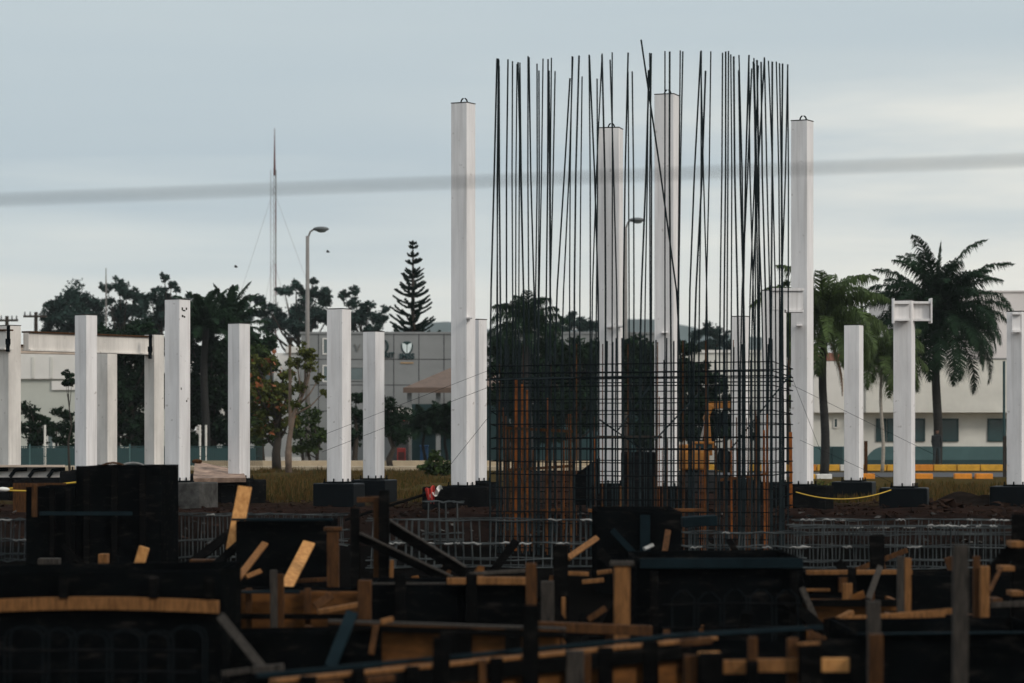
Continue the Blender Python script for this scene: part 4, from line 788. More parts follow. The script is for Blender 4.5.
# ------------------------------------------------------------------ wires and ropes
def wire(name, label, cat, p, q, r, mt, sag=0, group=None, n=16):
    pts = [Vector(p).lerp(Vector(q), i/n)-Vector((0,0,sag*4*(i/n)*(1-i/n))) for i in range(n+1)]
    return tag(MB().tube(pts, r, 5).build(name, M[mt]), label, cat, group)
wire('power_cable', 'thin blurred overhead cable crossing the whole sky', 'cable', P(-1400,254,9.6), P(2400,107,8.8), .0058, 'cable')
wire('guy_wire', 'thin wire rising from the left short column foot to the tall column', 'wire', P(300,444,62), P(500,366,61), .0042, 'steel_dark', group='thin stay wires')
wire('guy_wire', 'thin wire running up behind the short middle columns to the cage', 'wire', P(322,452,61.5), P(494,385,52), .0042, 'steel_dark', group='thin stay wires')
wire('guy_wire', 'steep thin wire crossing the foot of the tall left column', 'wire', P(440,478,61), P(498,405,52), .0042, 'steel_dark', group='thin stay wires')
wire('guy_wire', 'thin wire sloping down across the tall right column', 'wire', P(790,372,59), P(822,455,60.5), .0042, 'steel_dark', group='thin stay wires')
wire('guy_wire', 'thin wire sloping from the cage past the cross headed column', 'wire', P(792,385,54), P(935,455,64), .0042, 'steel_dark', group='thin stay wires')
wire('guy_wire', 'lower thin wire between the tall right column and the short one', 'wire', P(800,440,60.5), P(895,484,63), .0042, 'steel_dark', group='thin stay wires')
wire('yellow_rope', 'sagging yellow rope between the right columns', 'rope', P(796,492,59.8), P(891,490,61.6), .012, 'yrope', .17)
wire('caution_tape', 'upper yellow tape at the far left beside the black form', 'tape', P(-20,490,60), P(78,482,60), .018, 'yrope', .02, 'yellow tape at the left')
wire('caution_tape', 'lower yellow tape at the far left beside the black form', 'tape', P(-20,489,58), P(78,491,58), .018, 'yrope', .02, 'yellow tape at the left')
wire('hose', 'thin yellow hose lying on the grass behind the plank', 'hose', P(205,497,74)*1.0, P(335,490,80), .02, 'yrope', .05) if False else None

# red and white rag on a dark pole
rg = thing('flagged_pole', 'leaning dark pole with red and white rag tied at its tip', 'pole', P(345,520,50))
MB().tube([P(345,520,50),P(442,489,50.5)], .028, 6).build('pole', M['wood_bk'], rg)
def rag(mb, pts, D):
    n = 8; vs = []
    for i in range(n+1):
        t_ = i/n; a = Vector(pts[0]).lerp(Vector(pts[1]), t_); b_ = Vector(pts[3]).lerp(Vector(pts[2]), t_); w_ = Vector((0,.05*math.sin(i*2.1),.02*math.sin(i*1.3))); vs += [a+w_, b_+w_*1.3]
    fs = [(2*i,2*i+2,2*i+3,2*i+1) for i in range(n)]; mb.add(vs, fs)
q = MB(); rag(q, [P(425,489,50.2),P(435,485.5,50.2),P(434,503,50.1),P(428,502,50.1)], 50); q.build('red_rag', M['red'], rg)
q = MB(); rag(q, [P(429,496,50.15),P(441,484,50.15),P(443,488,50.15),P(432,500,50.15)], 50); q.build('white_rag', M['kwhite'], rg)

# ------------------------------------------------------------------ grey beam cages in the pit
def beam_cage(label, px0, px1, ytop, ybot, D, depth=.5, sp=.12, group='grey beam cages lying in the pit', mt='galv', mort=True, D1=None):
    x0_, x1_ = X(px0,D), X(px1,D); zt = Z(ytop,D); zb_ = Z(ybot,D); r = thing('beam_cage', label, 'rebar cage', ((x0_+x1_)/2, D, zb_), group)
    n = max(3, int((x1_-x0_)/sp)); n = min(n, 48); zm = zb_+(zt-zb_)*.5; zq = zb_+(zt-zb_)*.16
    for i in range(n+1):
        x = x0_+(x1_-x0_)*i/n+random.uniform(-.03,.03); o_ = random.uniform(-.03,.04)
        MB().tube([(x,D,zb_),(x+o_,D,zt),(x+o_,D+depth,zt),(x,D+depth,zb_),(x,D,zb_)], .0085, 4).build('stirrup', M[mt], r)
    for z in (zb_, zq, zm, zt):
        for y in (D-.02, D+depth+.02):
            pts = [(x0_-.1+(x1_-x0_+.2)*i/8, y, z+random.uniform(-.018,.018)) for i in range(9)]
            MB().tube(pts, .011, 5).build('long_bar', M[mt], r)
    if mort:
        q = MB(); x = x0_
        while x < x1_:
            if random.random() < .6:
                zz = random.choice((zm, zm, zt)); l_ = random.uniform(.08,.3); q.tube([(x+l_*k_/5, D-.03+random.uniform(-.01,.01), zz+random.uniform(-.012,.018)) for k_ in range(6)], [.006]+[random.uniform(.009,.019) for _ in range(4)]+[.006], 5)
            x += random.uniform(.08,.34)
        tag(q.build('mortar_crust', M['mortar'], r), kind='stuff')
    return r
beam_cage('grey beam cage at the far left beside the black form', -12,27, 520,561, 44)
beam_cage('grey beam cage between the tall left black form and the leaning planks', 158,243, 515,566, 44.3)
beam_cage('low grey beam cage behind the black panel with bright planks', 246,342, 515,545, 47.5)
beam_cage('long grey beam cage left of the square black form', 372,596, 520,567, 44.8)
beam_cage('short narrow grey cage sticking up beside the flagged pole', 428,458, 502,540, 46.5, .3, .2, mort=False)
beam_cage('grey beam cage behind the wide slate topped form', 690,800, 533,562, 43, mort=True)
beam_cage('long dim grey beam cage across the right of the pit', 796,1006, 526,568, 43)
beam_cage('rear grey beam cage on the right, half sunk at the pit edge', 800,1030, 520,535, 48, .4, .2)

# ------------------------------------------------------------------ formwork
def fbox(label, px0, px1, y0, y1, D, depth, base, mt='form', rim='form', th=.05, name='formwork_box', cat='formwork', group='black formwork boxes'):
    """open shutter box; top edge runs from photo height y0 (left) to y1 (right)"""
    x0_, x1_ = X(px0,D), X(px1,D); za, zb_ = Z(y0,D), Z(y1,D); r = thing(name, label, cat, ((x0_+x1_)/2, D, base), group)
    def panel(a, b_, ya, yb, z1, z2, nm='panel', m_=mt):
        dx, dy = b_-a, yb-ya; l_ = math.hypot(dx,dy); nx_, ny_ = -dy/l_*th, dx/l_*th
        MB().add([(a,ya,base),(b_,yb,base),(b_+nx_,yb+ny_,base),(a+nx_,ya+ny_,base),(a,ya,z1),(b_,yb,z2),(b_+nx_,yb+ny_,z2),(a+nx_,ya+ny_,z1)], [(0,3,2,1),(4,5,6,7),(0,1,5,4),(1,2,6,5),(2,3,7,6),(3,0,4,7)]).build(nm, M[m_], r, bevel=.006)
    panel(x0_, x1_, D, D, za, zb_); panel(x0_, x1_, D+depth-th, D+depth-th, za, zb_, m_=rim)
    panel(x0_+th, x0_+th, D+th+.003, D+depth-th-.003, za-.01, za-.01) if False else None
    MB().box(x0_+.002, x0_+th, D+th+.003, D+depth-th-.003, base, za-.01).build('end_panel', M[mt], r); MB().box(x1_-th, x1_-.002, D+th+.003, D+depth-th-.003, base, zb_-.01).build('end_panel', M[mt], r)
    return r
def batten(r, a, b_, D0, D1, hpx, th, mt, nm='batten', bow=0):
    p, q = P(*a,D0), P(*b_,D1); MB().beam(p, q, th, hpx*(D0+D1)/2/F, bow=bow, seg=8 if bow else 1).build(nm, M[mt], r, bevel=.006)
def stud(r, px0, px1, y0, D, base, mt='wood_bk', th=.07, nm='stud', y1=None):
    MB().box(X(px0,D), X(px1,D), D-th, D-.004, base if y1 is None else Z(y1,D), Z(y0,D)).build(nm, M[mt], r, bevel=.006)
B1, B2 = -.52, -1.15
# A tall left black form
f = fbox('tall black form at the left with stepped top', 76,161, 466,466, 42, 2.2, B1)
batten(f, (40,513.5),(132,513.5), 41.4,41.9, 4, .06, 'form_edge', 'ledger'); batten(f, (62,545),(92,573), 41.5,41.5, 5, .06, 'wood_bk','brace')
for p in (84, 112, 140): stud(f, p, p+6, 468, 41.94, B1)
f = fbox('lower black form joined to the left of the tall one', 26,75, 487,487, 42, 1.8, B1)
stud(f, 32.5,37.5, 484, 41.9, B1, 'wood_br', .08, 'batten', y1=517)
for p in (50, 66): stud(f, p, p+5, 489, 41.94, B1)
# debris on the tall form
for px, D, lab in ((113,43,'curved brown offcut on top of the tall left black form'),(133,43.3,'pale curved offcut on top of the tall left black form')):
    pts = [P(px+dx, 466-3.2*math.cos(dx/9), D) for dx in (-11,-6,0,6,11)]
    tag(MB().tube(pts, [.01,.017,.02,.017,.01], 6).build('timber_offcut', M['wood_br' if px < 120 else 'mortar']), lab, 'offcut', 'offcuts on the black form')
tag(MB().box(X(75,42.4),X(162,42.4),43.0,43.6,Z(466,43)-.05,Z(466,43)-.005).build('form_cover', M['form']), 'black board covering the tall left form', 'board')
# B near-left form with the long bowed batten
f = fbox('near black form at the bottom left with a long pale batten', -60,221, 575,570, 27, 2.0, B2)
batten(f, (-60,609),(219,607), 26.93,26.93, 13, .07, 'wood', bow=.045)
for p in (-20, 60, 150, 205): stud(f, p, p+9, 577, 26.94, B2, y1=598)
# boards lying over it
for a, b_, D, h, mt, lab in (((34,567),(55,567),38,15,'wood_gr','grey board end left of the small brown block'),((165,569),(184,569),36,7,'wood_br','short brown board end at the right end of the black rail'),((187,566),(221,566),36,11,'wood_br','broad brown board leaning behind the near black form'),((95,560),(104,560),38,10,'wood','small brown block below the tall left form'),((0,573),(10,573),38,7,'wood_br','brown board end at the far left edge')):
    p, q = P(*a,D), P(*b_,D); r_ = tag(MB().beam(p+Vector((0,.4,0)), q+Vector((0,.4,0)), .25, h*D/F).build('board_end', M[mt], bevel=.008), lab, 'board', 'board ends in the pit')
f = fbox('low black form behind the near left one', 0,232, 572,572, 35.2, .9, B2+.35)
batten(f, (0,569),(225,570), 35.1,35.1, 3, .06, 'form_edge', 'ledger')
upright('timber_stake', 'short leaning pine stake behind the near left form', 'stake', 144.5,547,571, 33.5, 10, 'wood_hi', lean=9, base=Z(577,33.5))
# rebar loops in front of B
rl = thing('stirrup_row', 'row of dark rounded rebar loops at the bottom left', 'rebar cage', P(100,683,24.5))
D = 24.5; pxl = [2,40,68,104,138,166,200]
for i in range(len(pxl)-1):
    a, b_ = X(pxl[i]+2,D), X(pxl[i+1]+3,D); z = Z(628+random.uniform(-2,6),D); c_ = .09
    for dy in (0, .3):
        MB().tube([(a,D+dy,B2),(a,D+dy,z-c_),(a+c_*.3,D+dy,z-c_*.3),(a+c_,D+dy,z),(b_-c_,D+dy,z),(b_-c_*.3,D+dy,z-c_*.3),(b_,D+dy,z-c_),(b_,D+dy,B2)], .009, 6).build('stirrup', M['steel_dark'], rl)
for py in (651, 672): MB().tube([P(0,py,D-.03),P(100,py-1,D-.03),P(196,py,D-.03)], .011, 6).build('long_bar', M['conc_dk'], rl)
# C black panel with planks
f = fbox('black panel form with bright planks leaning on it', 236,331, 521,521, 36, 1.4, B1-.2)
batten(f, (232,519.5),(333,519.5), 35.9,35.9, 2.2, .1, 'form_edge', 'cap_rail')
def plank(label, a, b_, D0, D1, wpx, th, mt, name='timber_plank', cat='plank', group='loose planks', up=(0,-1,.2)):
    p, q = P(*a,D0), P(*b_,D1); return tag(MB().beam(p, q, wpx*(D0+D1)/2/F, th, up=up, seg=3).build(name, M[mt], bevel=.006), label, cat, group)
plank('bright broad pine plank leaning on the black panel', (286,588),(309,543), 34.4,35.7, 12.5, .045, 'wood_hi')
plank('narrow pale plank leaning left of the bright broad one', (236,581),(265,543.5), 34.4,35.7, 7, .04, 'wood')
plank('tall wide pine plank with a split edge leaning left of the black panel', (233,550),(245,487), 36.4,36.9, 14, .045, 'wood_hi')
plank('short pale offcut lying between the leaning planks', (246,577),(261,571), 34.6,34.8, 5, .04, 'wood')
plank('black plank sloping up behind the wide pine plank', (188,566),(238,527), 37.5,38.4, 9, .06, 'wood_bk')
plank('lower black plank sloping beside the wide pine plank', (212,568),(238,545), 36.0,36.4, 8, .06, 'wood_bk')
tag(MB().beam(P(296,581,35.0),P(331,579,35.0),.08,4*35/F).build('rail', M['wood_br'], bevel=.006), 'thin brown rail at the foot of the bright plank', 'rail')
def post(label, px0, px1, y0, base, D, mt, name='timber_post', cat='post', group='timber posts in the pit', cap=None, dep=None):
    wd = (px1-px0)*D/F; x = X((px0+px1)/2, D); lean = random.uniform(-.012,.012)
    r = thing(name, label, cat, (x,D,base), group)
    MB().beam((x-lean,D,base),(x,D,Z(y0,D)), wd, dep or min(.1,wd), up=(0,1,0)).build('shaft', M[mt], r, bevel=.006)
    if cap: MB().box(x-wd*.75,x+wd*.75,D-.07,D+.07,Z(y0,D)+.003,Z(y0,D)+.05).build('cap_block', M[cap], r, bevel=.006)
    return r
post('brown post at the right edge of the black panel', 327,339, 531, B1-.3, 34.6, 'wood_br', cap='wood_br')
post('brown post in front of the bright leaning plank', 270,277, 570, B2, 30.4, 'wood_gr')
post('slightly brighter post beside the brown one below the bright plank', 277.5,284, 574, B2, 30.5, 'wood_br')
# low plywood form under the planks
f = fbox('low plywood form with brown studs left of the crossed braces', 222,366, 590,592, 31, .9, B2, mt='ply', group='plywood forms')
for p in (235, 246, 305): stud(f, p, p+6, 588, 30.94, B2, 'wood_br')
batten(f, (222,616),(366,617), 30.8,30.8, 5, .09, 'wood_bk', 'waler'); batten(f, (222,592),(300,592), 30.8,30.8, 3, .07, 'form_edge', 'waler')
plank('brown board lying left of the orange post end', (318,612),(362,604), 29.6,29.7, 9, .05, 'wood', up=(0,0,1))
plank('short brown offcut tilted on the plywood form', (315,607),(332,595), 29.9,30.0, 9, .04, 'wood_br')
# D braces
post('black post left of the crossed braces', 350.5,359.5, 508, B2, 33, 'wood_bk')
post('taller black post right of the brown board', 379,389.5, 490, B2, 33, 'wood_bk')
post('brown strip as the lit left side of the tall black post', 373.5,378.8, 497, B2, 33.1, 'wood_br')  # brown upright added to paint the lit side of the tall black post
tag(MB().beam(P(357,500,33.3),P(379,499,33.3),.1,5.5*33/F).build('timber_batten', M['wood_br'], bevel=.006), 'brown board nailed between the two black posts', 'board')
plank('lower dark brace sloping down from the left black post', (360,537),(452,581), 33.0,32.8, 9, .09, 'wood_bk', 'timber_brace', 'brace', 'dark crossed braces', up=(0,-1,0))
plank('upper dark brace sloping down from the tall black post', (389,526),(466,573), 33.2,33.0, 11, .09, 'wood_bk', 'timber_brace', 'brace', 'dark crossed braces', up=(0,-1,0))
tag(MB().beam(P(360,532.8,32.9),P(452,576.5,32.7),.09,1.6*33/F).build('brace_lit_edge', M['wood_gr']), 'pale grey strip as the lit top edge of the lower dark brace', 'strip')  # pale strips added to both braces as their lit top edges
tag(MB().beam(P(389,519.8,33.1),P(466,567.0,32.9),.09,1.4*33/F).build('brace_lit_edge', M['wood_gr']), 'pale grey strip as the lit top edge of the upper dark brace', 'strip')
upright('timber_stake', 'tiny tan stake under the upper dark brace', 'stake', 392,560,576, 34, 4, 'wood', base=Z(585,34), lean=1)
# E long low black form
f = fbox('long low black form under the crossed braces', 366,536, 585,586, 30, 1.6, B2)
batten(f, (447,581),(466,581), 29.9,29.9, 6.5, .1, 'wood'); batten(f, (477,580.5),(536,581), 29.9,29.9, 7.5, .1, 'wood')
for p in (395, 466): stud(f, p, p+11, 574, 29.93, B2)
batten(f, (366,583.6),(446,583.6), 30.1,30.1, 1.5, .08, 'wood_gr')
post('light brown post end at the left end of the long low form', 358,371.5, 580, B2, 29.2, 'wood_br')
plank('pair of grey rails lying above the long low form', (470,574),(534,570), 31.5,32, 2.5, .04, 'wood_gr', up=(0,0,1))
# F centre
post('brown post left of the grey post near the centre', 525.5,536.5, 563, B2, 28.8, 'wood_br', dep=.09)
post('weathered grey post near the centre of the pit', 541,554, 581, B2, 29.2, 'wood_gr')
post('bright orange post near the centre of the pit', 614,630, 566, B2, 28.0, 'wood', cap='wood_gr')
post('thin pale stake between grey and orange posts', 561.5,565.5, 597, B2, 30.5, 'wood')
post('black post rising between the grey and orange posts', 553,568, 545, B2, 33, 'wood_bk')
plank('tan offcut leaning against the square black form', (568,558),(597,538), 36,37, 6, .04, 'wood')
plank('tan slats lying in front of the square black form, upper piece', (560,573),(588,574), 33.5,33.6, 6, .05, 'wood', up=(0,0,1))
plank('tan slat nearest the square black form', (597,573),(612,571), 33.7,33.7, 5.5, .05, 'wood', up=(0,0,1))
plank('tan slats lying in front of the square black form, lower piece', (582,582),(604,580), 32.6,32.6, 5, .05, 'wood', up=(0,0,1))
plank('dim brown offcut tilted behind the long centre batten', (588,620),(606,608), 29,29, 6, .04, 'wood_br')
tag(MB().beam(P(533,626,27.3),P(652,631,27.3),.09,10*27.3/F).build('timber_batten', M['wood_br'], bevel=.006), 'long brown batten lying in front of the orange post', 'batten')
f = fbox('square black form standing in the middle of the pit', 597,681, 511,511, 38, 2.4, B1)
batten(f, (612,530),(640,560), 37.9,37.9, 6, .05, 'form_edge', 'brace')
stud(f, 640,650, 515, 37.94, B1, 'form_edge', .03)
plank('small pale offcut against the square black form', (644,549),(653,545), 36.8,36.9, 3.5, .04, 'mortar')
plank('brown stake leaning right of the square black form', (664,556),(668,531), 36.8,37.3, 6, .05, 'wood_br')
tag(MB().beam(P(682,522,41),P(716,520,41),.5,10*41/F).build('slate_board', M['form_edge'], bevel=.01), 'slate coloured board behind the square black form', 'board')
f = fbox('wide black form with slate coloured rim right of centre', 636,803, 560,558, 32, 2.4, B2)
batten(f, (640,563.5),(803,563), 31.9,31.9, 10, .06, 'form_edge', 'rim_board')
for p in (650, 790): stud(f, p, p+8, 571, 31.93, B2)
rl = thing('stirrup_row', 'row of very dark rebar loops before the wide slate rimmed form', 'rebar cage', P(735,650,30.5)); D = 30.6
for i in range(5):
    a, b_ = X(672+i*26,D), X(694+i*26,D); z = Z(591+random.uniform(-2,3),D); c_ = .08
    MB().tube([(a,D,B2),(a,D,z-c_),(a+c_,D,z),(b_-c_,D,z),(b_,D,z-c_),(b_,D,B2)], .011, 6).build('stirrup', M['steel_dark'], rl)
for y_ in (605, 628): MB().tube([P(662,y_,D-.03),P(735,y_-2,D-.03),P(800,y_-1,D-.03)], .010, 6).build('long_bar', M['conc_dk'], rl)
plank('thin grey brown brace leaning at the right of the wide form', (802,588),(819,628), 31.0,30.8, 6, .05, 'wood_gr', 'timber_brace', 'brace')
f = fbox('low orange plywood form right of the leaning brace', 806,900, 599,600, 32.5, 1.0, B2, mt='ply', group='plywood forms')
batten(f, (806,603),(900,603), 32.4,32.4, 7, .06, 'wood_bk', 'waler'); stud(f, 842,852, 583, 32.44, B2, 'wood', .05, 'batten', y1=600); stud(f, 868,874, 590, 32.44, B2, 'wood_br')
f = fbox('black form across the right of the pit with a tan batten', 812,1010, 576,576, 34, 1.4, B2)
batten(f, (806,572.5),(912,572), 33.9,33.9, 4.5, .1, 'wood'); batten(f, (806,590),(830,590), 33.9,33.9, 3, .06, 'wood'); stud(f, 838,850, 577, 33.94, B2, 'wood_br', .06, 'batten', y1=592)
plank('dusty broken offcut on the plywood form', (838,619),(852,612), 31.8,31.9, 8, .05, 'wood', up=(0,0,1))
# G bottom trough formwork
G0, G1 = P(270,681,21.2), P(712,638,24.6)
tf = thing('beam_formwork', 'near beam trough form with orange plywood between dark studs', 'formwork', (G0+G1)/2, 'plywood forms')
def along(t): return G0.lerp(G1, t)
def gpx(px):
    lo, hi = -.3, 1.3
    for _ in range(40):
        m_ = (lo+hi)/2; q = along(m_)
        if 512+q.x/q.y*F < px: lo = m_
        else: hi = m_
    return along(lo)
dirv = (G1-G0).normalized(); nrm = Vector((dirv.y, -dirv.x, 0)).normalized()
H_ = .62
MB().beam(G0-Vector((0,0,H_/2+.02)), G1-Vector((0,0,H_/2+.02)), .03, H_).build('panel', M['ply'], tf)
MB().beam(G0+nrm*.03, G1+nrm*.03, .085, .032).build('top_rail', M['wood'], tf, bevel=.005)
MB().beam(G0-nrm*.16+Vector((0,0,.03)), G1-nrm*.16+Vector((0,0,.03)), .03, .035).build('top_rail', M['form_edge'], tf, bevel=.005)
MB().beam(G0+nrm*.05-Vector((0,0,.085)), G1+nrm*.05-Vector((0,0,.085)), .08, .12).build('waler', M['wood_bk'], tf, bevel=.005)
for px, wd, up_, mt in ((300,.12,.02,'wood_bk'),(350,.09,.03,'wood_bk'),(404,.10,.02,'wood_bk'),(433,.13,.22,'wood_bk'),(474,.06,.02,'wood_br'),(488,.10,.02,'wood_bk'),(522,.13,.42,'wood_bk'),(566,.15,.02,'wood_gr'),(578,.07,-.02,'wood_br'),(597,.12,.02,'wood_bk'),(642,.13,.03,'wood_bk'),(682,.13,.04,'wood_bk')):
    q = gpx(px)+nrm*.10; MB().box(q.x-wd/2,q.x+wd/2,q.y-.05,q.y+.04,q.z-.6,q.z+up_).build('stud', M[mt], tf, bevel=.005)
for px0, px1, py in ((300,330,676),(355,383,668)):
    a, b_ = gpx(px0)+nrm*.12, gpx(px1)+nrm*.12; MB().beam(a-Vector((0,0,.05)), b_-Vector((0,0,.05)), .05, .05).build('batten', M['wood_br'], tf)
f = fbox('far side of the beam trough, orange plywood under grey rails', 330,560, 622,630, 26.3, .5, B2, mt='ply', group='plywood forms')
batten(f, (328,621),(566,629), 26.2,26.2, 3, .09, 'wood_gr', 'rail'); batten(f, (328,627),(566,635), 26.2,26.2, 6, .07, 'wood_bk', 'rail')
for p in (440, 456, 505): stud(f, p, p+16, 628, 26.24, B2)
stud(f, 330,382, 630, 26.23, B2, 'form', .03, 'dark_panel')
plank('thin tan stake standing in the beam trough', (371,655),(376,625), 25.9,26, 6, .04, 'wood_br')
plank('pale offcut on the grey rails of the beam trough', (381,622),(393,619), 26.0,26.1, 3, .05, 'wood', up=(0,0,1))
plank('grey weathered brace sloping down at the bottom left', (221,617),(266,672), 24.2,23.6, 9, .06, 'wood_gr', 'timber_brace', 'brace')
plank('dusty grey board at the foot of the grey brace', (252,670),(284,667), 23.5,23.5, 9, .06, 'wood_gr', up=(0,0,1))
plank('slate blue brace leaning left of the beam trough', (330,668),(352,613), 25.2,25.8, 12, .05, 'form_edge', 'timber_brace', 'brace')
plank('pale thin rail end at the bottom left', (222,674),(250,670), 23.2,23.2, 3, .05, 'wood_gr', up=(0,0,1))
f = fbox('dark plywood form below the grey brace', 215,345, 634,632, 28, .8, B2, mt='form')
# H bottom right timber frame
tr_ = thing('lumber_formwork', 'open frame of orange lumber at the bottom right of centre', 'formwork', P(770,683,21.8), 'plywood forms'); D = 21.8
for a, b_, h, mt, nm in (((723,667),(746,667),14,'wood','rail'),((757,665.5),(798,665.5),13.5,'wood','rail'),((820,665),(849,665),14,'wood_hi','rail'),((680,643),(712,640),7,'wood_br','rail'),((698,653.5),(720,653),3,'wood_hi','rail'),((797,644.5),(820,643),3,'wood','rail')):
    MB().beam(P(*a,D), P(*b_,D), .05, h*D/F).build(nm, M[mt], tr_, bevel=.006)
for x0_, x1_, y0, mt in ((684,697,655,'wood_br'),(748,757.3,637,'wood_br'),(787,798,638,'wood_br')):
    MB().box(X(x0_,D+.06),X(x1_,D+.06),D+.04,D+.1,B2,Z(y0,D+.06)).build('stud', M[mt], tr_, bevel=.006)
for x0_, x1_, y0 in ((699,722,652),(746,757,660),(798,820,646),(850,858,655)):
    MB().box(X(x0_,D),X(x1_,D),D-.12,D-.03,B2,Z(y0,D)).build('stud', M['wood_bk'], tr_, bevel=.006)
MB().beam(P(662,634,24.9)+Vector((0,0,-.02)), P(822,627,25.6), .05, .035).build('rail', M['form_edge'], tr_)
MB().box(X(690,22.6),X(860,22.6),22.5,22.53,B2,Z(640,22.5)).build('backing_panel', M['form'], tr_)
f = fbox('near black form filling the bottom right corner', 858,1060, 635,633, 25, 2.2, B2)
batten(f, (858,634),(1060,632), 24.95,24.95, 1.8, .06, 'form_edge', 'rim')
post('orange brown post rising from the bottom edge right of the timber frame', 869,883, 634, B2, 23, 'wood_br', dep=.08)
post('grey brown post directly behind the orange brown one', 867,880, 601, B2, 25.6-.8, 'wood_gr')
post('light grey brown post in the right of the pit', 897,904, 556, B2, 29.6, 'wood_gr')
post('tan post touching the light grey brown one', 904.3,911, 558, B2, 29.6, 'wood')
post('tall weathered grey post in the right foreground', 953,968, 545, B2, 22.4, 'wood_gr', dep=.09)
post('bright orange post right of the tall grey post', 980,989, 566, B2, 28.4, 'wood')
post('dull brown post between the tall grey and bright orange posts', 973,979.7, 556, B2, 28.5, 'wood_br')
post('black post at the right edge of the pit', 1012,1026, 514, B2, 30, 'wood_bk')
post('black post before the dim beam cage on the right', 870,884, 535, B2, 36, 'wood_bk')
post('short black post left of the light grey brown post', 848,856, 568, B2, 34.8-1.2, 'wood_bk')
plank('grey blue stake leaning beside the right black post', (868,600),(880,567), 32,32.6, 6, .05, 'wood_gr')
plank('black plank sloping up to the right edge', (985,580),(1016,545), 29.9,29.9, 13, .07, 'wood_bk', 'timber_brace', 'brace', up=(0,-1,0))
plank('thin tan brace sloping up right of the bright orange post', (989,592),(1001,568), 29.0,29.3, 4, .04, 'wood_br', 'timber_brace', 'brace')
for a, b_, D, h, mt, lab in (((1009,544),(1022,544),29.8,6,'wood','tan board end near the top of the right edge post'),((999,568),(1012,568),29.6,5,'wood','tan board end at the top of the thin brace'),((1009,593),(1021,593),29.6,5,'wood','tan board end lowest at the right edge post'),((990,600),(1000,600),29.6,5,'wood_br','brown board end beside the bright orange post')):
    tag(MB().beam(P(*a,D), P(*b_,D), .35, h*D/F).build('board_end', M[mt], bevel=.006), lab, 'board', 'board ends in the pit')
plank('pale thin rail across the right of the pit, upper one', (880,617),(952,611), 28.6,28.8, 2, .06, 'wood', 'rail', 'rail', 'thin rails on the right', up=(0,0,1))
plank('pale thin rail across the right of the pit, lower one', (845,619),(945,614), 28.2,28.5, 2, .06, 'wood', 'rail', 'rail', 'thin rails on the right', up=(0,0,1))
plank('pale thin rail reaching the right edge', (990,605),(1040,603), 28.4,28.4, 2, .06, 'wood_gr', 'rail', 'rail', 'thin rails on the right', up=(0,0,1))
f = fbox('low brown form behind the tall grey post', 890,975, 614,615, 29.9, .6, B2, mt='wood_br', group='plywood forms')
batten(f, (890,620),(975,620), 29.8,29.8, 10, .06, 'form', 'waler')

rnd = random.Random(5)
def clutter(n, label, mts, y0, y1, hmin, hmax, group, x0=0, x1=1024):
    for i in range(n):
        px = rnd.uniform(x0, x1); D = rnd.uniform(y0, y1); x = X(px,D); zb_ = B1 if D > 40 else B2 if D < 34 else -.85
        h = rnd.uniform(hmin, hmax); an = rnd.gauss(0, .6); l_ = h/math.cos(min(1.2,abs(an))); dy = rnd.uniform(-.2,.2)
        p = Vector((x, D, zb_)); q = p+Vector((h*math.tan(max(-1.2,min(1.2,an))), dy, h))
        tag(MB().beam(p, q, rnd.uniform(.05,.14), rnd.uniform(.03,.07), up=(0,-1,.1)).build('timber_stake', M[rnd.choice(mts)], bevel=.006), label, 'stake', group)
def lying(n, label, mts, y0, y1, z0, z1, group, l0=.4, l1=1.8):
    for i in range(n):
        px = rnd.uniform(0, 1024); D = rnd.uniform(y0, y1); x = X(px,D); z = (B1 if D > 40 else B2 if D < 34 else -.9)+rnd.uniform(.03,.12); an = rnd.gauss(0,.35); l_ = rnd.uniform(l0,l1)
        p = Vector((x, D, z)); q = p+Vector((l_*math.cos(an), l_*math.sin(an), rnd.gauss(0,.05)))
        tag(MB().beam(p, q, rnd.uniform(.08,.16), rnd.uniform(.025,.06)).build('timber_offcut', M[rnd.choice(mts)], bevel=.006), label, 'offcut', group)
clutter(46, 'dark weathered stake standing among the black forms', ['wood_bk','wood_bk','form'], 27, 40, .5, 1.05, 'dark stakes among the forms')
clutter(40, 'brown stake standing among the black forms', ['wood_br','wood_br','ply'], 28, 40, .45, 1.0, 'brown stakes among the forms', 230)
lying(34, 'dark board lying among the black forms', ['wood_bk','wood_bk','form'], 28, 42, -.5, -.45, 'dark boards among the forms')
lying(0, 'brown offcut lying among the black forms', ['wood_br','ply','wood_br','wood'], 27, 40, -.45, .0, 'brown offcuts among the forms', .25, .9)

# ------------------------------------------------------------------ site clutter behind the pit
D = 66; sl = thing('broken_slab', 'tilted rough concrete slab lying on blocks between two white columns', 'slab', P(215,478,D))
MB().add([P(193,478.5,D-1),P(246,477.5,D-1),P(243,471,D+2),P(195,461,D+3), P(193,483,D-1),P(246,482,D-1),P(243,475,D+2),P(195,466,D+3)], [(0,1,2,3),(7,6,5,4),(0,4,5,1),(1,5,6,2),(2,6,7,3),(3,7,4,0)]).build('slab', mat('rough_slab', (.42,.28,.20), .95, .5, 3, c2=(.09,.055,.04), bump=.8), sl)
for px in (203, 228): MB().box(X(px-6,D-.6),X(px+6,D-.6),D-.8,D-.2,-.1,Z(483,D)-.04).build('block', M['conc_dk'], sl)
q = MB(); q.ball((0,0,0), .11, .6, 8, 5); c = P(197,461.5,D+2.6); q.v = [(c.x+v[0]*1.2,c.y+v[1],c.z+v[2]) for v in q.v]; tag(q.build('rubble_lump', M['wood_br']), 'brown lump on top of the tilted slab', 'rubble')
D = 69; tr2 = thing('lattice_girder', 'pale flat girder with dark diagonal web lying at the far left', 'girder', P(30,478,D))
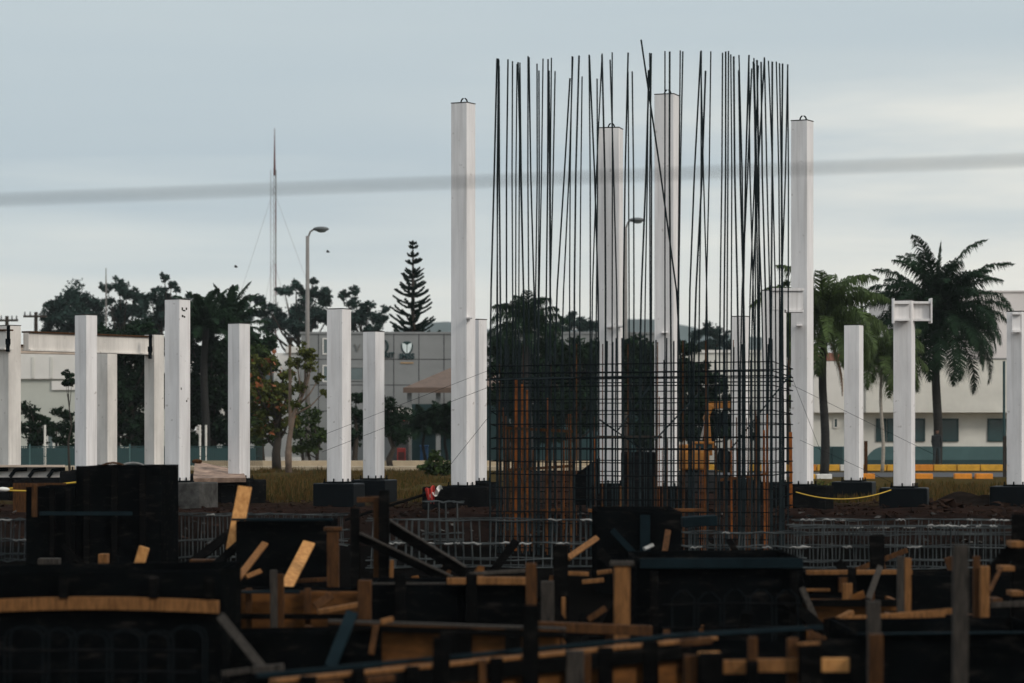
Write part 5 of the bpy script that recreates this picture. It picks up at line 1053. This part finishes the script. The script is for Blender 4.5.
MB().beam(P(-30,466,D),P(64,466,D),.3,.05).build('chord', M['tan_paint'], tr2); MB().beam(P(-30,478.5,D),P(64,478.5,D),.3,.05).build('chord', M['conc_dk'], tr2); MB().box(X(-30,D+.2),X(63,D+.2),D+.1,D+.13,Z(477.5,D),Z(467,D)).build('web_plate', M['cream'], tr2)
for i in range(5):
    a = -28+i*19; MB().tube([P(a,477,D),P(a+5,470,D),P(a+17,469,D)], .05, 5).build('web_bar', M['steel_dark'], tr2)
for px in (0, 50): MB().box(X(px,D)-.25,X(px,D)+.25,D-.2,D+.3,-.1,Z(480,D)).build('block', M['conc_dk'], tr2)
tag(MB().box(X(-20,72),X(180,72),71,80,-.2,Z(467,72)-.28).build('concrete_platform', M['conc_dk'], bevel=.03), 'dark raised concrete platform under the left portal frame', 'platform')
pb = thing('cardboard_sheet', 'brown boards leaning behind the yellow tape at the far left', 'board', P(40,500,59)); MB().box(X(13,59),X(66,59),59,59.05,-.15,Z(483,59)).build('board', M['wood_br'], pb)
q = MB(); c = P(3,489.5,57); q.ball((0,0,0), .10, .5, 8, 5); q.v = [(c.x+v[0]*1.4,c.y+v[1],c.z+v[2]) for v in q.v]; tag(q.build('cement_bag', M['kwhite'], smooth=True), 'white sack lying at the far left edge', 'sack')
# rubble / clods along the bank: nobody could count these
q = MB()
for i in range(2200):
    y = random.uniform(56.5, 68) if i % 3 else random.uniform(54, 58); x = random.uniform(-13.5, 13.5); s_ = random.uniform(.02,.06)*(1.8 if random.random() < .06 else 1)
    if x > 9 and y > 60 and random.random() < .5: s_ *= 1.8
    vs = [(x+random.gauss(0,s_), y+random.gauss(0,s_), gz(x,y)+random.uniform(-.3,1)*s_*1.2) for _ in range(5)]; vs += [(x+random.gauss(0,s_*.4), y, gz(x,y)+s_*1.1)]
    q.add(vs, [(0,1,5),(1,2,5),(2,3,5),(3,4,5),(4,0,5)], 0 if i % 9 else 1)
tag(q.build('dirt', [mat('dark_clod', (.026,.015,.011), 1, .4, 4, spec=0), M['conc']]), kind='stuff')
# spoil heap at the right
q = MB(); n, m_ = 26, 8
for j in range(m_+1):
    for i in range(n+1):
        u, v = i/n, j/m_; x = X(925,66)+u*(X(1040,66)-X(925,66)); y = 63.6+v*3.2; h = math.sin(math.pi*v)*math.sin(math.pi*min(1,u*1.0+.02))**.5*(.32+.22*noise.noise(Vector((x*1.7,y*1.7,2)))); q.v.append((x,y,h-.05))
for j in range(m_):
    for i in range(n): a = j*(n+1)+i; q.f.append((a,a+1,a+n+2,a+n+1)); q.m.append(0)
tag(q.build('dirt_heap', mat('dark_spoil', (.014,.010,.008), 1, .5, 5, bump=1.0, spec=0), smooth=True), 'long low heap of dark soil beside the cross headed column', 'dirt heap')
# grass tufts (stuff)
q = MB()
def tuft(x, y, h, n):
    for _ in range(n):
        a = random.uniform(0,6.28); dx, dy = math.cos(a)*h*.5, math.sin(a)*h*.5; bx_, by = x+random.gauss(0,.12), y+random.gauss(0,.12); hh = h*random.uniform(.5,1.2); z = gz(bx_,by)-.02
        q.add([(bx_-.02,by,z),(bx_+.02,by,z),(bx_+dx*.6,by+dy*.6,z+hh)], [(0,1,2)], random.choice((0,0,1)))
for i in range(5200):
    y = 67+(60 if i % 4 else 22)*random.random()**1.2; x = random.uniform(X(150,y), X(478,y)) if i % 4 else random.uniform(X(780,y), X(1040,y))
    if noise.noise(Vector((x*.25,y*.12,9))) > -.15: tuft(x, y, random.uniform(.08,.26), 7)
tag(q.build('grass', [mat('dry_grass', (.082,.050,.017), .95, .4, .6, spec=0), mat('green_grass', (.036,.036,.010), .95, .4, .6, spec=0)]), kind='stuff')
# posts in the right background
D = 108
for px, y0, lab in ((866,441,'thin brown stake right of the short column between palms'),(1005,436,'dark brown gate post left of the column at the right edge')):
    tag(MB().box(X(px-1.6,D),X(px+1.6,D),D,D+.12,0,Z(y0,D)).build('wooden_post', M['wood_br' if px < 900 else 'wood_gr'], bevel=.01), lab, 'post', 'brown posts by the road')
tag(MB().tube([(X(1004,126),126,0),(X(1004,126),126,Z(361,126))], .06, 6).build('drain_pole', M['teal_dk']), 'dark teal pole against the pale building at the right', 'pole')

# ------------------------------------------------------------------ air
hz = MB().box(-4300,4300,-400,4700,-4,140).build('haze', bpy.data.materials.new('haze_air')); tag(hz, kind='stuff')
m = hz.data.materials[0]; m.use_nodes = True; t = m.node_tree; t.nodes.clear(); o = t.nodes.new('ShaderNodeOutputMaterial'); v = t.nodes.new('ShaderNodeVolumePrincipled')
v.inputs['Color'].default_value = (.88,.93,.95,1); v.inputs['Density'].default_value = .00011; v.inputs['Anisotropy'].default_value = .2; t.links.new(v.outputs[0], o.inputs['Volume'])
hz.visible_shadow = True
